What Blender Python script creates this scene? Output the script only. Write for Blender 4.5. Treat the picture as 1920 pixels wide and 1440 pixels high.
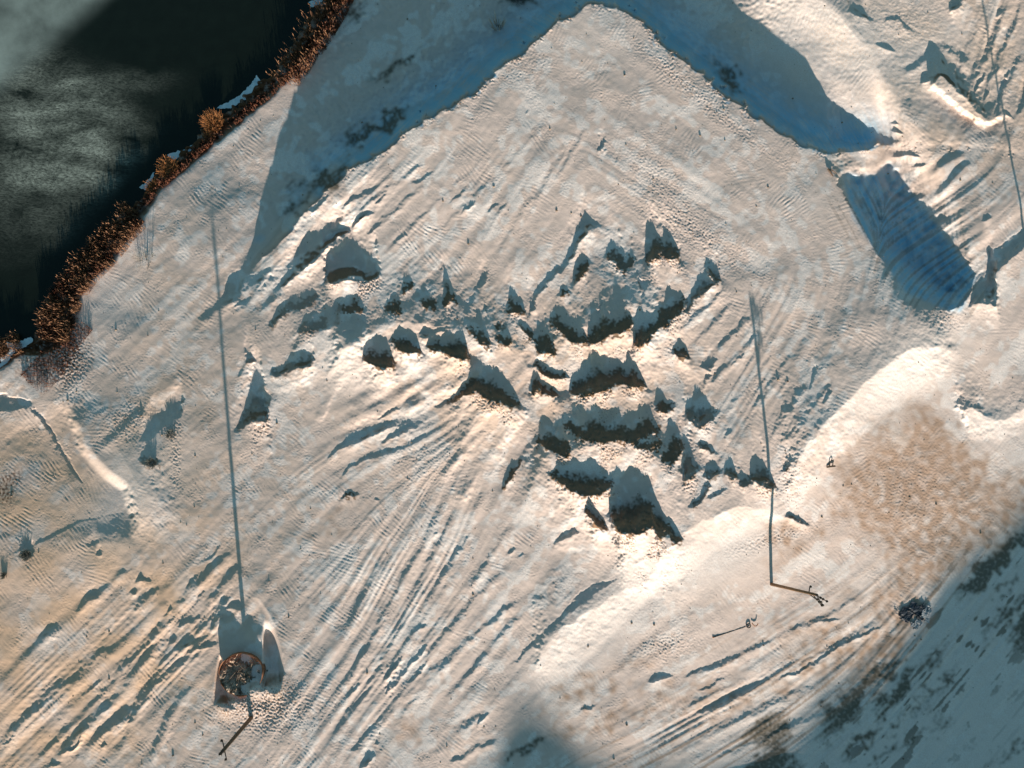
import bpy, math, random
import numpy as np
from mathutils import Vector, Matrix
random.seed(7)
RNG = np.random.default_rng(11)
R = math.radians
for o in list(bpy.data.objects): bpy.data.objects.remove(o)
scene = bpy.context.scene

# ------------------------------------------------------------------ camera
W_, H_, F_ = 1920.0, 1440.0, 1297.0        # photograph size and focal length in its pixels
CAM_H = 90.0                                # drone height in metres
NADIR = (917.0, 825.0)                      # the point straight below the drone
dn = Vector(((NADIR[0]-960)/F_, (720-NADIR[1])/F_, -1)).normalized()
ROT = dn.rotation_difference(Vector((0, 0, -1))).to_matrix()
cam = bpy.data.cameras.new('camera'); co = bpy.data.objects.new('camera', cam)
scene.collection.objects.link(co); scene.camera = co
cam.sensor_fit = 'HORIZONTAL'; cam.sensor_width = 36; cam.lens = 36*F_/W_
cam.clip_start = 1; cam.clip_end = 5000
M4 = ROT.to_4x4(); M4.translation = (0, 0, CAM_H); co.matrix_world = M4

# ------------------------------------------------------------------ light
TAN_EL = 0.18
SUN_EL = math.atan(TAN_EL)
SH = Vector((-0.118, 1.0)).normalized()     # direction the shadows fall
SUN_AZ = math.atan2(-SH.y, -SH.x)           # direction towards the sun
sun_vec = Vector((math.cos(SUN_AZ)*math.cos(SUN_EL), math.sin(SUN_AZ)*math.cos(SUN_EL), math.sin(SUN_EL)))
world = bpy.data.worlds.new('World'); scene.world = world; world.use_nodes = True
nt = world.node_tree; nt.nodes.clear()
sky = nt.nodes.new('ShaderNodeTexSky'); sky.sky_type = 'NISHITA'; sky.sun_disc = False
sky.sun_elevation = SUN_EL; sky.sun_rotation = math.pi/2 - SUN_AZ
sky.dust_density = 0.6; sky.ozone_density = 2.0
bg = nt.nodes.new('ShaderNodeBackground'); bg.inputs['Strength'].default_value = 0.085
wo = nt.nodes.new('ShaderNodeOutputWorld')
tint = nt.nodes.new('ShaderNodeMix'); tint.data_type = 'RGBA'; tint.blend_type = 'MULTIPLY'; tint.inputs[0].default_value = 1.0
tint.inputs[7].default_value = (0.74, 0.99, 0.83, 1)
nt.links.new(sky.outputs[0], tint.inputs[6]); nt.links.new(tint.outputs[2], bg.inputs[0]); nt.links.new(bg.outputs[0], wo.inputs[0])
sl = bpy.data.lights.new('sun', 'SUN'); sl.energy = 5.0; sl.angle = R(0.5); sl.color = (1.0, 0.875, 0.735)
so = bpy.data.objects.new('sun', sl); scene.collection.objects.link(so)
so.rotation_euler = sun_vec.to_track_quat('Z', 'Y').to_euler()
scene.view_settings.view_transform = 'Standard'; scene.view_settings.look = 'None'
scene.view_settings.exposure = 0.84; scene.view_settings.gamma = 1.0

# ------------------------------------------------------------------ terrain grid, laid out as the map of the site
STEP = 1.5
X0, X1, Y0, Y1 = -170.0, 2090.0, -150.0, 1590.0
gx = np.arange(X0, X1, STEP); gy = np.arange(Y0, Y1, STEP)
nx, ny = len(gx), len(gy)
GX, GY = np.meshgrid(gx, gy)
MPP = CAM_H/F_

def T(tile, pts, s=3.0):
    ox, oy = {'A': (0, 0), 'B': (640, 0), 'C': (1280, 0), 'D': (0, 480), 'E': (640, 480), 'F': (1280, 480),
              'G': (0, 960), 'H': (640, 960), 'I': (1280, 960), 'P': (0, 0)}[tile]
    if tile == 'P': s = 1.0
    return [(ox+a/s, oy+b/s) for a, b in zip(pts[0::2], pts[1::2])]

fx = np.fft.fftfreq(nx, STEP); fy = np.fft.fftfreq(ny, STEP)
FX, FY = np.meshgrid(fx, fy); FR = np.hypot(FX, FY) + 1e-9; FT = np.arctan2(FY, FX)
def fnoise(filt, seed):
    r = np.random.default_rng(seed).standard_normal((ny, nx))
    a = np.fft.ifft2(np.fft.fft2(r)*filt).real
    return a/a.std()
def iso(lam, bw=0.45, seed=0):
    return fnoise(np.exp(-(np.log(FR*lam)/bw)**2), seed)
def fractal(lmin, lmax, beta, seed):
    f = np.where((FR > 1/lmax) & (FR < 1/lmin), FR**(-beta), 0)
    return fnoise(f, seed)
def blur(a, s):
    return np.fft.ifft2(np.fft.fft2(a)*np.exp(-2*(math.pi*s*FR)**2)).real
def sstep(t):
    t = np.clip(t, 0, 1); return t*t*(3-2*t)
def sample(a, x, y):
    i = np.clip((x-X0)/STEP, 0, nx-1.001); j = np.clip((y-Y0)/STEP, 0, ny-1.001)
    i0 = i.astype(int); j0 = j.astype(int); u = i-i0; v = j-j0
    return (a[j0, i0]*(1-u)+a[j0, i0+1]*u)*(1-v)+(a[j0+1, i0]*(1-u)+a[j0+1, i0+1]*u)*v

def window(x0, x1, y0, y1):
    i0 = max(0, int((x0-X0)/STEP)); i1 = min(nx, int((x1-X0)/STEP)+2)
    j0 = max(0, int((y0-Y0)/STEP)); j1 = min(ny, int((y1-Y0)/STEP)+2)
    return slice(j0, j1), slice(i0, i1)

def polymask(pts):
    m = np.zeros((ny, nx), bool)
    p = np.array(pts); w = window(p[:, 0].min(), p[:, 0].max(), p[:, 1].min(), p[:, 1].max())
    x = GX[w]; y = GY[w]; c = np.zeros(x.shape, bool)
    for (ax, ay), (bx_, by) in zip(p, np.roll(p, -1, 0)):
        if ay == by: continue
        c ^= ((y < ay) != (y < by)) & (x < (bx_-ax)*(y-ay)/(by-ay)+ax)
    m[w] = c
    return m

def tps(ctrl, xs, ys):
    c = np.array(ctrl, float); P = c[:, :2]/400.0; z = c[:, 2]; n = len(c)
    def k(r2): return 0.5*r2*np.log(r2+1e-12)
    d2 = ((P[:, None]-P[None])**2).sum(-1)
    A = np.zeros((n+3, n+3)); A[:n, :n] = k(d2)+np.eye(n)*0.02
    A[:n, n] = 1; A[:n, n+1:] = P; A[n, :n] = 1; A[n+1:, :n] = P.T
    w = np.linalg.solve(A, np.concatenate([z, [0, 0, 0]]))
    xs = np.clip(xs, -60, 1980)/400.0; ys = np.clip(ys, -60, 1500)/400.0
    out = w[n]+w[n+1]*xs+w[n+2]*ys
    for i in range(n): out = out+w[i]*k((xs-P[i, 0])**2+(ys-P[i, 1])**2)
    return out
def macro(ctrl):
    cx = np.arange(X0, X1+24, 12.0); cy = np.arange(Y0, Y1+24, 12.0)
    CX, CY = np.meshgrid(cx, cy); Z = tps(ctrl, CX, CY)
    i = (GX-X0)/12.0; j = (GY-Y0)/12.0; i0 = i.astype(int); j0 = j.astype(int); u = i-i0; v = j-j0
    return (Z[j0, i0]*(1-u)+Z[j0, i0+1]*u)*(1-v)+(Z[j0+1, i0]*(1-u)+Z[j0+1, i0+1]*u)*v

# --- large forms: the plateau with everything south of it, and the lower ground north of it
S = macro([(471,1345,0),(463,1160,-.3),(440,900,-.8),(420,600,-1.3),(408,440,-1.5),(250,500,-2.6),(150,700,-2.4),(250,1000,-1.2),
    (0,900,-2.5),(60,740,-2.9),(0,1050,-2.2),(0,1200,-2.0),(100,1400,-2.1),(250,1250,-1.6),(700,1300,.3),(700,1000,.9),(650,750,1.0),(520,600,.0),(600,450,1.2),(700,350,2.6),
    (800,250,3.6),(950,120,4.0),(1130,20,4.4),(1350,150,4.5),(1560,300,4.2),(1000,400,3.6),(1000,700,2.8),(1300,700,3.6),(1400,500,4.2),
    (1600,500,4.2),(1700,600,3.8),(1450,880,3.6),(1446,1096,0.3),(1300,1050,1.8),(1200,1150,.7),(1000,1100,1.1),(1500,970,1.6),
    (1600,1000,.7),(1800,720,1.7),(1900,600,2),(1900,900,0),(1700,1100,-.5),(1300,1300,-.5),(1000,1400,0),(1500,1400,-1.3),
    (1900,1300,-1.6),(1900,400,2.6),(1750,350,3),(1850,100,2),(1700,270,2.9),(1550,750,3.4),(560,430,1.0),(470,500,-1.2)])
LOW = macro([(600,100,-2.7),(500,250,-2.5),(400,350,-2.5),(250,500,-2.6),(408,440,-1.5),(470,480,-1.9),(560,350,-2.3),(700,150,-2.3),(800,50,-2.0),
    (700,250,-2.2),(950,-50,-1.9),(950,60,-1.9),(1130,-50,-1.0),(1300,0,.7),(1450,50,1.3),(1440,0,1.6),(1400,120,0.6),(1590,110,1.9),(1700,0,2.6),(1600,-50,2.6),(1700,150,2.6),
    (1640,230,2.2),(1850,100,2.0),(1900,300,2.4),(1900,500,2.4),(1700,270,2.9),(0,900,-2.6),(400,900,-1),(150,700,-2.4),(1000,400,-1),(1500,220,.9)])
PLAT = [(380,610),(430,560),(470,512),(500,478),(540,440),(575,395),(620,350),(660,315),(700,297),(735,275),(760,250),(800,225),(850,200),(900,165),
    (940,130),(1000,85),(1040,45),(1090,14),(1130,8),(1180,20),(1210,50),(1250,95),(1300,130),(1350,175),(1400,215),(1450,245),(1500,270),
    (1540,290),(1570,288),(1600,284),(1640,275),(1680,272),(1720,276),(2090,300),(2090,1590),(-170,1590),(-170,900),(300,700)]
wob = fractal(8, 60, 1.2, 5)
pm = polymask(PLAT).astype(float)
edgew = 1+1.2*sstep((GX-560)/300); wx = fractal(4, 60, 1.0, 21)*3.2*edgew; wy = fractal(4, 60, 1.0, 22)*3.2*edgew
pm = sample(pm, GX+wx, GY+wy)
M = blur(pm, 9)
M = sstep(np.clip((M-0.0)/0.5, 0, 1))**0.9          # the crest itself stays on the outline, the face falls away outside it
wide = sstep(np.clip(blur(pm, 30)/0.5, 0, 1))
M = np.where(pm > .5, 1, np.minimum(1, 0.55*M+0.45*wide))
M = blur(M, 1.2)
H = LOW*(1-M)+S*M

# --- orientation of the wind and plough streaks (degrees, anticlockwise from the right)
ORI = [(200,1250,42),(100,950,50),(60,1100,45),(700,1100,62),(850,950,68),(620,1350,54),(900,1250,50),(1100,1200,46),(1300,1300,28),(1500,1150,30),
    (1700,1250,50),(1850,1150,52),(750,830,25),(640,790,28),(700,400,45),(900,300,52),(1000,400,56),(1200,430,-33),(1330,450,-32),(1450,640,58),
    (1400,800,58),(1560,400,-60),(1750,430,32),(1880,130,72),(200,700,42),(400,500,45),(600,200,38),(1300,100,-38),(1150,150,-34),(1700,880,-42),
    (1800,900,-40),(1900,650,60),(1450,1100,40),(600,1050,45),(500,800,42),(1300,960,40),(650,560,35),(1000,600,50),(1500,30,-35),(400,1300,48),(1600,720,50),(1150,1400,25),(1600,600,75),(800,1400,45)]
sx = np.zeros((ny, nx)); sy = np.zeros((ny, nx)); sw = np.zeros((ny, nx))
for a, b, t in ORI:
    w = 1/(((GX-a)**2+(GY-b)**2)+900)**1.5
    sx += w*math.cos(2*R(t)); sy += w*math.sin(2*R(t))
TH = 0.5*np.arctan2(sy, sx)                          # y up
DX, DY = np.cos(TH), -np.sin(TH)
def lic(base, n, step):
    out = base.copy(); tot = 1.0
    for sgn in (1, -1):
        x = GX.copy(); y = GY.copy(); pdx, pdy = DX*sgn, DY*sgn
        for k in range(n):
            x = x+pdx*step; y = y+pdy*step
            i = np.clip(((x-X0)/STEP).astype(int), 0, nx-1); j = np.clip(((y-Y0)/STEP).astype(int), 0, ny-1)
            d1, d2 = DX[j, i], DY[j, i]; s = np.sign(d1*pdx+d2*pdy); s[s == 0] = 1
            pdx, pdy = d1*s, d2*s
            w = 1-(k+1)/(n+1.0); out += w*base[j, i]; tot += w
    out -= out.mean(); return out/out.std()
L1 = lic(fractal(3, 14, .3, 31), 18, 2.2)            # fine scratches
L2 = lic(fractal(9, 30, .2, 32), 44, 5.0)            # furrows
L3 = lic(fractal(24, 90, .3, 33), 26, 9.0)           # broad dunes

def blobs(lst):
    m = np.zeros((ny, nx))
    for x, y, rx, ry, ang, v in lst:
        c, s = math.cos(R(ang)), math.sin(R(ang)); dx = GX-x; dy = -(GY-y)
        u = dx*c+dy*s; w = -dx*s+dy*c
        m += v*np.exp(-((u/rx)**2+(w/ry)**2))
    return m
furrow = 0.08+blobs([(170,1280,240,110,42,1.1),(760,1080,260,120,62,.8),(620,1330,180,80,50,.8),(640,400,170,60,45,.9),(860,420,150,90,50,.35),
    (1440,680,190,85,58,.6),(1870,110,130,60,72,1.3),(1770,440,120,60,32,.7),(1350,1320,300,50,28,.8),(700,820,150,50,26,.5),(1000,1230,200,60,50,.25),
    (1250,360,120,60,-33,.4),(470,520,70,40,45,.5),(900,680,260,120,40,.35),(330,1180,110,70,40,.5),(1600,1330,260,120,40,.7),(1780,430,80,140,-50,.5)])
furrow = np.clip(furrow, 0, 1.3)*(1-.75*np.clip(blobs([(1130,230,170,130,0,1.1),(1580,420,60,160,0,.9)]), 0, 1))
smooth = np.clip(blobs([(1680,100,200,120,-20,.8),(1130,60,80,60,0,.4),(1700,700,140,60,40,1),(1350,1040,150,50,28,.8),(250,920,70,120,-40,.8),(1500,60,130,80,-40,.8),(640,690,70,60,0,.6),
    (1150,1150,140,60,50,.8),(1040,1260,60,60,0,.6),(1500,380,60,40,0,.4),(1860,800,80,40,0,.8),(200,560,60,60,0,.6)]), 0, 1)
ridge2 = np.tanh(L2*0.9)
patchy = np.clip(.75+.35*iso(260, .6, 42)+.25*lic(iso(60, .5, 43), 20, 8), .08, 1.6)
H = H + MPP*furrow*patchy*(0.46*ridge2+0.06*L1) + 0.030*L3*(0.16+furrow+.5*np.clip(blobs([(800,760,260,160,40,1),(1250,1120,200,80,40,.7)]), 0, 1))*(1-.3*smooth)
H = H + 0.05*fractal(60, 400, 1.4, 41) + 0.006*fractal(20, 80, 1.0, 44)
HBASE = H.copy()

# --- ridges read from the length of their shadows: crest on the south side of each outline
SLOPE = -0.118*-1.0
crumb = np.zeros((ny, nx)); faces = np.zeros((ny, nx))
def cols(pts, pad=40, jag=0.0):
    global SIG
    p = np.array(pts, float); yc = p[:, 1].mean(); SIG = .076+.0000595*(p[:, 0].mean()-435)
    c = p[:, 0]-SIG*(p[:, 1]-yc)
    cs = np.arange(math.floor(c.min())-pad, math.ceil(c.max())+pad+1, 1.0)
    lo = np.full(len(cs), np.inf); hi = np.full(len(cs), -np.inf)
    n = len(p)
    for i in range(n):
        c0, y0 = c[i], p[i, 1]; c1, y1 = c[(i+1) % n], p[(i+1) % n, 1]
        if abs(c1-c0) < 1e-6: continue
        a, b = min(c0, c1), max(c0, c1); k = (cs >= a) & (cs <= b)
        y = y0+(y1-y0)*(cs[k]-c0)/(c1-c0)
        lo[k] = np.minimum(lo[k], y); hi[k] = np.maximum(hi[k], y)
    ok = np.isfinite(lo); idx = np.where(ok)[0]
    L = np.where(ok, hi-lo, 0.0)
    rn = np.random.default_rng(int(abs(p[0, 0]*7+p[0, 1]*13)) % 99991)
    j1 = g1(rn.standard_normal(len(cs)), 4.5); j2 = g1(rn.standard_normal(len(cs)), 1.4)
    L = L*np.clip(1+jag*(.11*j1/(j1.std()+1e-6)+.028*j2/(j2.std()+1e-6)), .55, 1.3)
    hi = np.interp(np.arange(len(cs)), idx, hi[idx]); lo = np.interp(np.arange(len(cs)), idx, lo[idx])
    return cs, lo, hi, L, yc
SIG = 0.118
def g1(a, s):
    r = int(3*s)+1; k = np.exp(-0.5*(np.arange(-r, r+1)/s)**2); k /= k.sum()
    return np.convolve(np.pad(a, r, mode='edge'), k, 'valid')
nb = 0
def dune(pts, r=0.75, B=0.45, G=50, F=None, k=1.0, soft=1.0, cr=1.0, bare=0.0):
    """raise a ridge whose shadow fills the outline"""
    global H, crumb, nb
    nb += 1
    cs, lo, hi, L, yc = cols(pts, 60, min(1, bare))
    rn = np.random.default_rng(nb)
    L = g1(L, soft)
    h = L*MPP*TAN_EL*k*1.04
    jit = g1(rn.standard_normal(len(cs)), 1.6); jit /= jit.std()+1e-6
    h = h+np.minimum(0.05*h, .03)*jit
    Lm = L.max(); F = F or max(18, .95*Lm+12)
    records.append((pts, r, F, soft, k, bare))
    hb = g1(h, max(4, .16*F)); hb2 = g1(h, max(8, .38*F)); his = g1(hi, 2); hib = g1(hi, max(4, .3*F))
    w = window(cs[0], cs[-1], lo.min()-G-10, hi.max()+F+10)
    x = GX[w]; y = GY[w]; c = x-SIG*(y-yc)
    f = lambda a: np.interp(c, cs, a)
    Lc, hc, yh = f(L), f(h), f(his)
    d = y-yh
    out = np.zeros(x.shape)
    # sun side
    t = np.clip(d/F, 0, 1)
    w1 = np.exp(-d.clip(0)/(0.10*F+2)); w2 = np.clip(t*1.6, 0, 1)
    hf = hc*w1+(1-w1)*(f(hb)*(1-w2)+f(hb2)*w2)
    front = r*hf*(1-t)**1.7
    # shade side
    Ls = np.maximum(Lc, 2.0); tb = np.clip(-d/Ls, 0, None)
    fl = -(1-r)*hc
    s = sstep(tb/B)
    back = r*hc*(1-s)+fl*s
    rec = np.clip((-d-Lc)/G, 0, 1)
    back = np.where(-d > Lc, fl*(1-sstep(rec)), back)
    out = np.where(d >= 0, front, back)
    H[w] += out
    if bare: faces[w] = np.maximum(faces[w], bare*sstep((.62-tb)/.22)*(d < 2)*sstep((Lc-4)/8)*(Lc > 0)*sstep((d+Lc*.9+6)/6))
    crumb[w] += cr*np.where(d >= -3, (hf/(MPP*TAN_EL*60))*np.exp(-d.clip(0)/(0.55*F)), 0)
records = []
def settle():
    """ridges shape each other's shadows: lift or lower every crest until its shadow again reaches the tip of its outline"""
    global H
    for pts, r, F, soft, k, bare in sorted(records, key=lambda q: np.mean([p[1] for p in q[0]])):
        cs, lo, hi, L, yc = cols(pts, 40, min(1, bare))
        ok = L > 2.5
        xc = cs+SIG*(hi-yc); xt = cs+SIG*(lo-yc)
        zc = np.maximum(sample(H, xc, hi), np.maximum(sample(H, xc, hi+1.5), sample(H, xc, hi-1.5))); zt = sample(H, xt, lo)
        need = zt+L*k*MPP*TAN_EL-zc
        need = np.where(ok, np.clip(need, -.6, 2.4), 0); sm = g1(need, max(1.5, soft)); need = np.where(L > 0, sm, 0)
        his = g1(hi, 2); nb1 = g1(need, max(4, .2*F))
        w = window(cs[0], cs[-1], lo.min()-10, hi.max()+F+10)
        x = GX[w]; y = GY[w]; c = x-SIG*(y-yc); f = lambda a: np.interp(c, cs, a)
        nc, yh, Lc = f(need), f(his), f(L); d = y-yh; t = np.clip(d/F, 0, 1); w1 = np.exp(-d.clip(0)/(.12*F+2))
        tb = np.clip(-d/np.maximum(Lc, 2), 0, 1)
        H[w] += np.where(d >= 0, (nc*w1+f(nb1)*(1-w1))*(1-t)**1.6, nc*(1-sstep(tb/.5)))
        # nothing inside the outline may stand up into the light
        zc2 = f(g1(zc+need, 1.0)); ray = zc2-(-d)*MPP*TAN_EL
        ins = (d < -1.5) & (-d < Lc-1) & (Lc > 5)
        m = sstep(np.clip(np.minimum(-d, Lc+d)/4, 0, 1))*ins
        H[w] = np.where(ins, np.minimum(H[w], H[w]*(1-m)+(ray-.05)*m), H[w])
def ramp(pts, slope, Rn=160, soft=10):
    """a slope facing the sun inside the outline, easing off behind it"""
    global H
    cs, lo, hi, L, yc = cols(pts, 60)
    L = g1(L, soft); lo = g1(lo, soft*.6); hi = g1(hi, soft*.6)
    w = window(cs[0], cs[-1], lo.min()-Rn-10, hi.max()+10)
    x = GX[w]; y = GY[w]; c = x-SIG*(y-yc); f = lambda a: np.interp(c, cs, a)
    Lc, l, h = f(L), f(lo), f(hi)
    ins = np.clip(h-y, 0, None); ins = np.minimum(ins, Lc)
    t = np.clip((l-y)/Rn, 0, 1)
    ins = ins-22*(1-np.exp(-ins/22.0)); H[w] += MPP*slope*1.35*ins*(1-t)**1.5
def scarp(pts, h, w_, Rh, Rl):
    """a local step along a line, high on the left of its direction"""
    global H
    p = np.array(pts, float); pad = max(Rh, Rl)+10
    w = window(p[:, 0].min()-pad, p[:, 0].max()+pad, p[:, 1].min()-pad, p[:, 1].max()+pad)
    x = GX[w]; y = GY[w]; best = np.full(x.shape, 1e9); sgn = np.zeros(x.shape); tt = np.zeros(x.shape)
    seg = np.hypot(*(p[1:]-p[:-1]).T); cum = np.concatenate([[0], np.cumsum(seg)])
    for i in range(len(p)-1):
        ax, ay = p[i]; dx, dy = p[i+1]-p[i]; l2 = dx*dx+dy*dy
        t = np.clip(((x-ax)*dx+(y-ay)*dy)/l2, 0, 1); qx = x-ax-t*dx; qy = y-ay-t*dy; d = np.hypot(qx, qy)
        k = d < best; best = np.where(k, d, best); sgn = np.where(k, np.where(dx*qy-dy*qx < 0, 1, -1), sgn)
        tt = np.where(k, (cum[i]+t*seg[i])/cum[-1], tt)
    s = best*sgn; taper = sstep(np.minimum(tt, 1-tt)*5)
    core = np.clip(s/(w_/2), -1, 1); core = core*(1.5-.5*core*core)
    dec = np.where(s > 0, np.clip(1-s/Rh, 0, 1)**1.5, np.clip(1+s/Rl, 0, 1)**1.5)
    H[w] += h/2*core*dec*taper

E = [
 [115,580,125,520,165,465,205,445,250,455,275,500,290,560,315,620,240,640,190,628,150,600],
 [275,455,300,410,330,385,375,400,410,430,430,470,448,555,400,550,340,540,310,510,280,480],
 [475,505,500,460,580,440,625,400,660,405,690,430,710,490,722,560,700,585,640,575,580,550,520,530],
 [700,410,735,370,755,345,785,360,815,400,835,470,835,520,790,500,760,460,720,430],
 [860,470,870,420,900,410,930,405,960,460,955,510,920,500,880,485],
 [860,400,880,345,900,380,940,355,930,390,880,415],
 [565,290,575,200,580,90,605,110,625,180,655,240,640,270,610,250,590,290],
 [465,300,440,240,420,220,470,195,490,165,510,190,530,230,545,280,510,300],
 [330,215,345,150,350,115,385,120,415,155,390,190,350,210],
 [230,310,250,250,270,210,295,185,320,215,330,260,335,315,290,315,250,310],
 [0,310,10,260,50,215,80,205,100,235,120,290,110,310,60,320],
 [925,320,935,240,950,178,985,205,1010,240,1035,290,1040,325,1000,325,960,320],
 [745,310,760,285,775,300,770,320],[800,320,810,270,830,300,820,325],
 [1305,150,1310,80,1330,30,1350,-20,1390,10,1390,60,1370,100,1330,150],
 [1225,215,1240,150,1270,170,1290,200,1250,225],
 [975,370,1010,350,1050,370,1080,400,1100,380,1110,345,1150,340,1155,400,1190,420,1180,480,1210,555,1150,550,1105,555,1100,490,1060,460,1020,420],
 [1155,350,1185,310,1210,280,1250,300,1300,330,1330,380,1370,420,1385,490,1330,490,1280,480,1240,430,1200,400],
 [1380,410,1400,350,1430,280,1455,235,1480,260,1510,310,1550,290,1575,255,1610,290,1640,345,1630,400,1590,440,1530,440,1480,460,1470,490,1400,500,1385,450],
 [1640,510,1645,340,1690,280,1730,300,1770,290,1780,220,1850,175,1920,185,1935,240,1900,330,1830,390,1780,400,1740,480,1700,500,1660,515],
 [1285,770,1290,700,1320,650,1370,600,1430,535,1480,570,1520,580,1560,565,1595,620,1610,590,1630,550,1660,600,1690,670,1725,745,1640,740,1560,720,1500,750,1450,770,1360,790],
 [515,850,600,800,680,720,710,660,745,608,790,625,830,620,880,650,930,690,975,740,1000,790,1010,845,960,850,900,830,840,820,800,795,760,760,700,780,640,810,560,850],
 [1060,600,1100,580,1140,600,1200,630,1260,650,1290,690,1240,690,1190,690,1140,670,1110,640,1080,615],
 [1060,770,1055,700,1080,635,1110,650,1120,690,1170,720,1210,750,1240,790,1190,790,1140,770,1100,750,1080,790],
 [1245,910,1290,890,1340,870,1390,860,1425,838,1450,850,1480,880,1525,855,1560,870,1600,885,1660,850,1720,810,1750,840,1775,930,1800,990,1740,1000,1680,1040,1640,1050,1560,1045,1470,1050,1390,1040,1320,1010,1280,970,1260,1010],
 [1085,1045,1095,990,1130,930,1170,905,1220,915,1245,950,1270,1010,1285,1070,1295,1110,1260,1130,1200,1110,1150,1080],
 [1640,1085,1660,1040,1700,1000,1760,975,1790,1000,1805,1060,1760,1100,1700,1090],
 [1800,1165,1805,1060,1820,1010,1830,960,1860,905,1890,960,1920,1030,1915,1100,1880,1150,1830,1165],
 [1145,1220,1190,1190,1240,1160,1310,1135,1350,1160,1420,1155,1470,1185,1510,1215,1540,1260,1520,1310,1440,1350,1370,1350,1300,1330,1250,1290,1210,1250],
 [1515,1225,1560,1195,1600,1205,1640,1168,1690,1210,1740,1265,1770,1320,1790,1390,1830,1460,1880,1520,1925,1590,1870,1630,1845,1560,1780,1600,1760,1520,1690,1560,1640,1570,1560,1560,1510,1440,1515,1330],
 [1370,1430,1390,1350,1420,1400,1470,1460,1500,1540,1440,1530,1400,1480],
 [900,1310,930,1200,960,1150,1000,1130,1040,1115,1010,1160,960,1240,925,1300],
 [0,1370,10,1340,50,1310,100,1330,60,1350],[185,1380,190,1355,215,1370],
 [1760,820,1790,740,1820,790,1880,830,1860,870,1790,880],[1850,540,1880,490,1920,460,1940,500,1960,580,1900,570]]
for e in E: dune(T('E', e), r=.85, F=None, bare=1)
for e in ([425,430,460,385,520,410,640,375,560,430,500,455,470,470],[1675,200,1670,130,1740,130,1720,170,1690,220],[0,455,10,420,60,405,100,415,60,440]):
    dune(T('E', e), k=.7, r=.5)
# long low furrow shadows in the middle left
for e in ([-80,1150,-50,1090,0,1050,50,1000,150,960,250,925,340,920,410,915,380,935,280,960,200,1000,100,1050,0,1085,-50,1120],
          [215,1055,260,1010,330,960,400,930,470,925,430,960,350,1000,280,1030,230,1055],
          [0,1250,20,1200,60,1160,150,1115,240,1080,300,1075,380,1060,430,1020,490,990,480,1020,410,1060,320,1095,220,1130,130,1150,60,1180,20,1230],
          [175,925,230,890,290,860,350,830,330,855,270,890,220,915],
          [680,335,720,240,770,150,790,80,830,75,810,140,760,210,720,290,700,330]):
    dune(T('E', e), r=.6, B=.5, G=30, F=26, cr=.3)
dune([(994,590),(995,563),(1000,547),(1017,523),(1033,507),(1053,490),(1060,480),(1070,460),(1083,430),(1090,410),(1097,391),(1107,403),(1130,421),(1120,427),(1107,430),(1097,443),(1087,460),(1077,480),(1060,500),(1040,520),(1017,543),(1003,560),(1001,580)], r=.55, F=40, cr=.5)
dune([(608,530),(610,480),(635,445),(660,440),(680,460),(710,490),(712,520),(690,530),(650,525),(625,535)], r=.3, B=.35, G=70, F=60, cr=1.2)
dune([(512,545),(540,500),(552,470),(575,430),(600,428),(625,415),(655,425),(655,435),(625,460),(600,480),(580,500),(560,512),(535,535)], r=.35, B=.4, G=60, F=30, cr=.5)
dune(bare=.9, pts=[(1135,480),(1140,457),(1150,438),(1165,460),(1173,470),(1183,462),(1195,485),(1180,500),(1172,512),(1155,495)])
dune(bare=.9, pts=[(1208,490),(1213,440),(1221,402),(1233,420),(1243,443),(1250,415),(1260,437),(1270,457),(1280,490),(1255,485),(1240,478),(1222,492)])
for e in ([120,50,135,0,145,-10,175,45,205,60,215,140,180,160,150,100],[-5,250,30,240,55,180,80,130,95,95,150,110,175,145,160,190,100,220,50,270,30,335,0,310],
          [20,830,40,790,80,775,130,790,150,830,190,870,175,910,130,950,90,970,40,930,15,890],[0,1290,0,1000,30,1050,80,1160,100,1185,60,1240],
          [75,1060,110,1030,160,1060,210,1110,170,1115,110,1080],[120,1240,130,1170,180,1155,220,1185,210,1230,150,1260],
          [235,1210,250,1145,280,1160,300,1210,310,1250,280,1265],[310,1260,330,1215,380,1230,385,1280,340,1310],
          [380,1250,385,1170,400,1120,430,1105,455,1130,475,1190,505,1230,525,1300,500,1315,450,1300,410,1275],
          [30,1410,50,1380,100,1340,120,1280,140,1250,150,1290,110,1380,60,1420],[130,1360,160,1340,220,1300,250,1310,200,1340,150,1370],
          [555,1210,570,1170,600,1145,620,1140,610,1170,580,1215]):
    dune(T('F', e), bare=.7)
for e in ([185,520,210,480,270,440,290,430,260,470,210,520],[300,390,330,350,355,340,330,375],[360,490,400,430,415,440,380,490],
          [240,640,290,590,350,530,340,560,280,610],[90,620,110,600,160,560,200,580,160,640,110,640],[690,760,720,700,740,610,748,640,735,710,710,750],
          [780,830,820,760,835,740,830,790,800,830],[110,710,150,650,160,660,140,700],[540,900,570,850,575,870,550,900],[230,1030,250,980,290,960,260,1010]):
    dune(T('F', e), r=.5, F=18, G=24, cr=.3)
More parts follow.
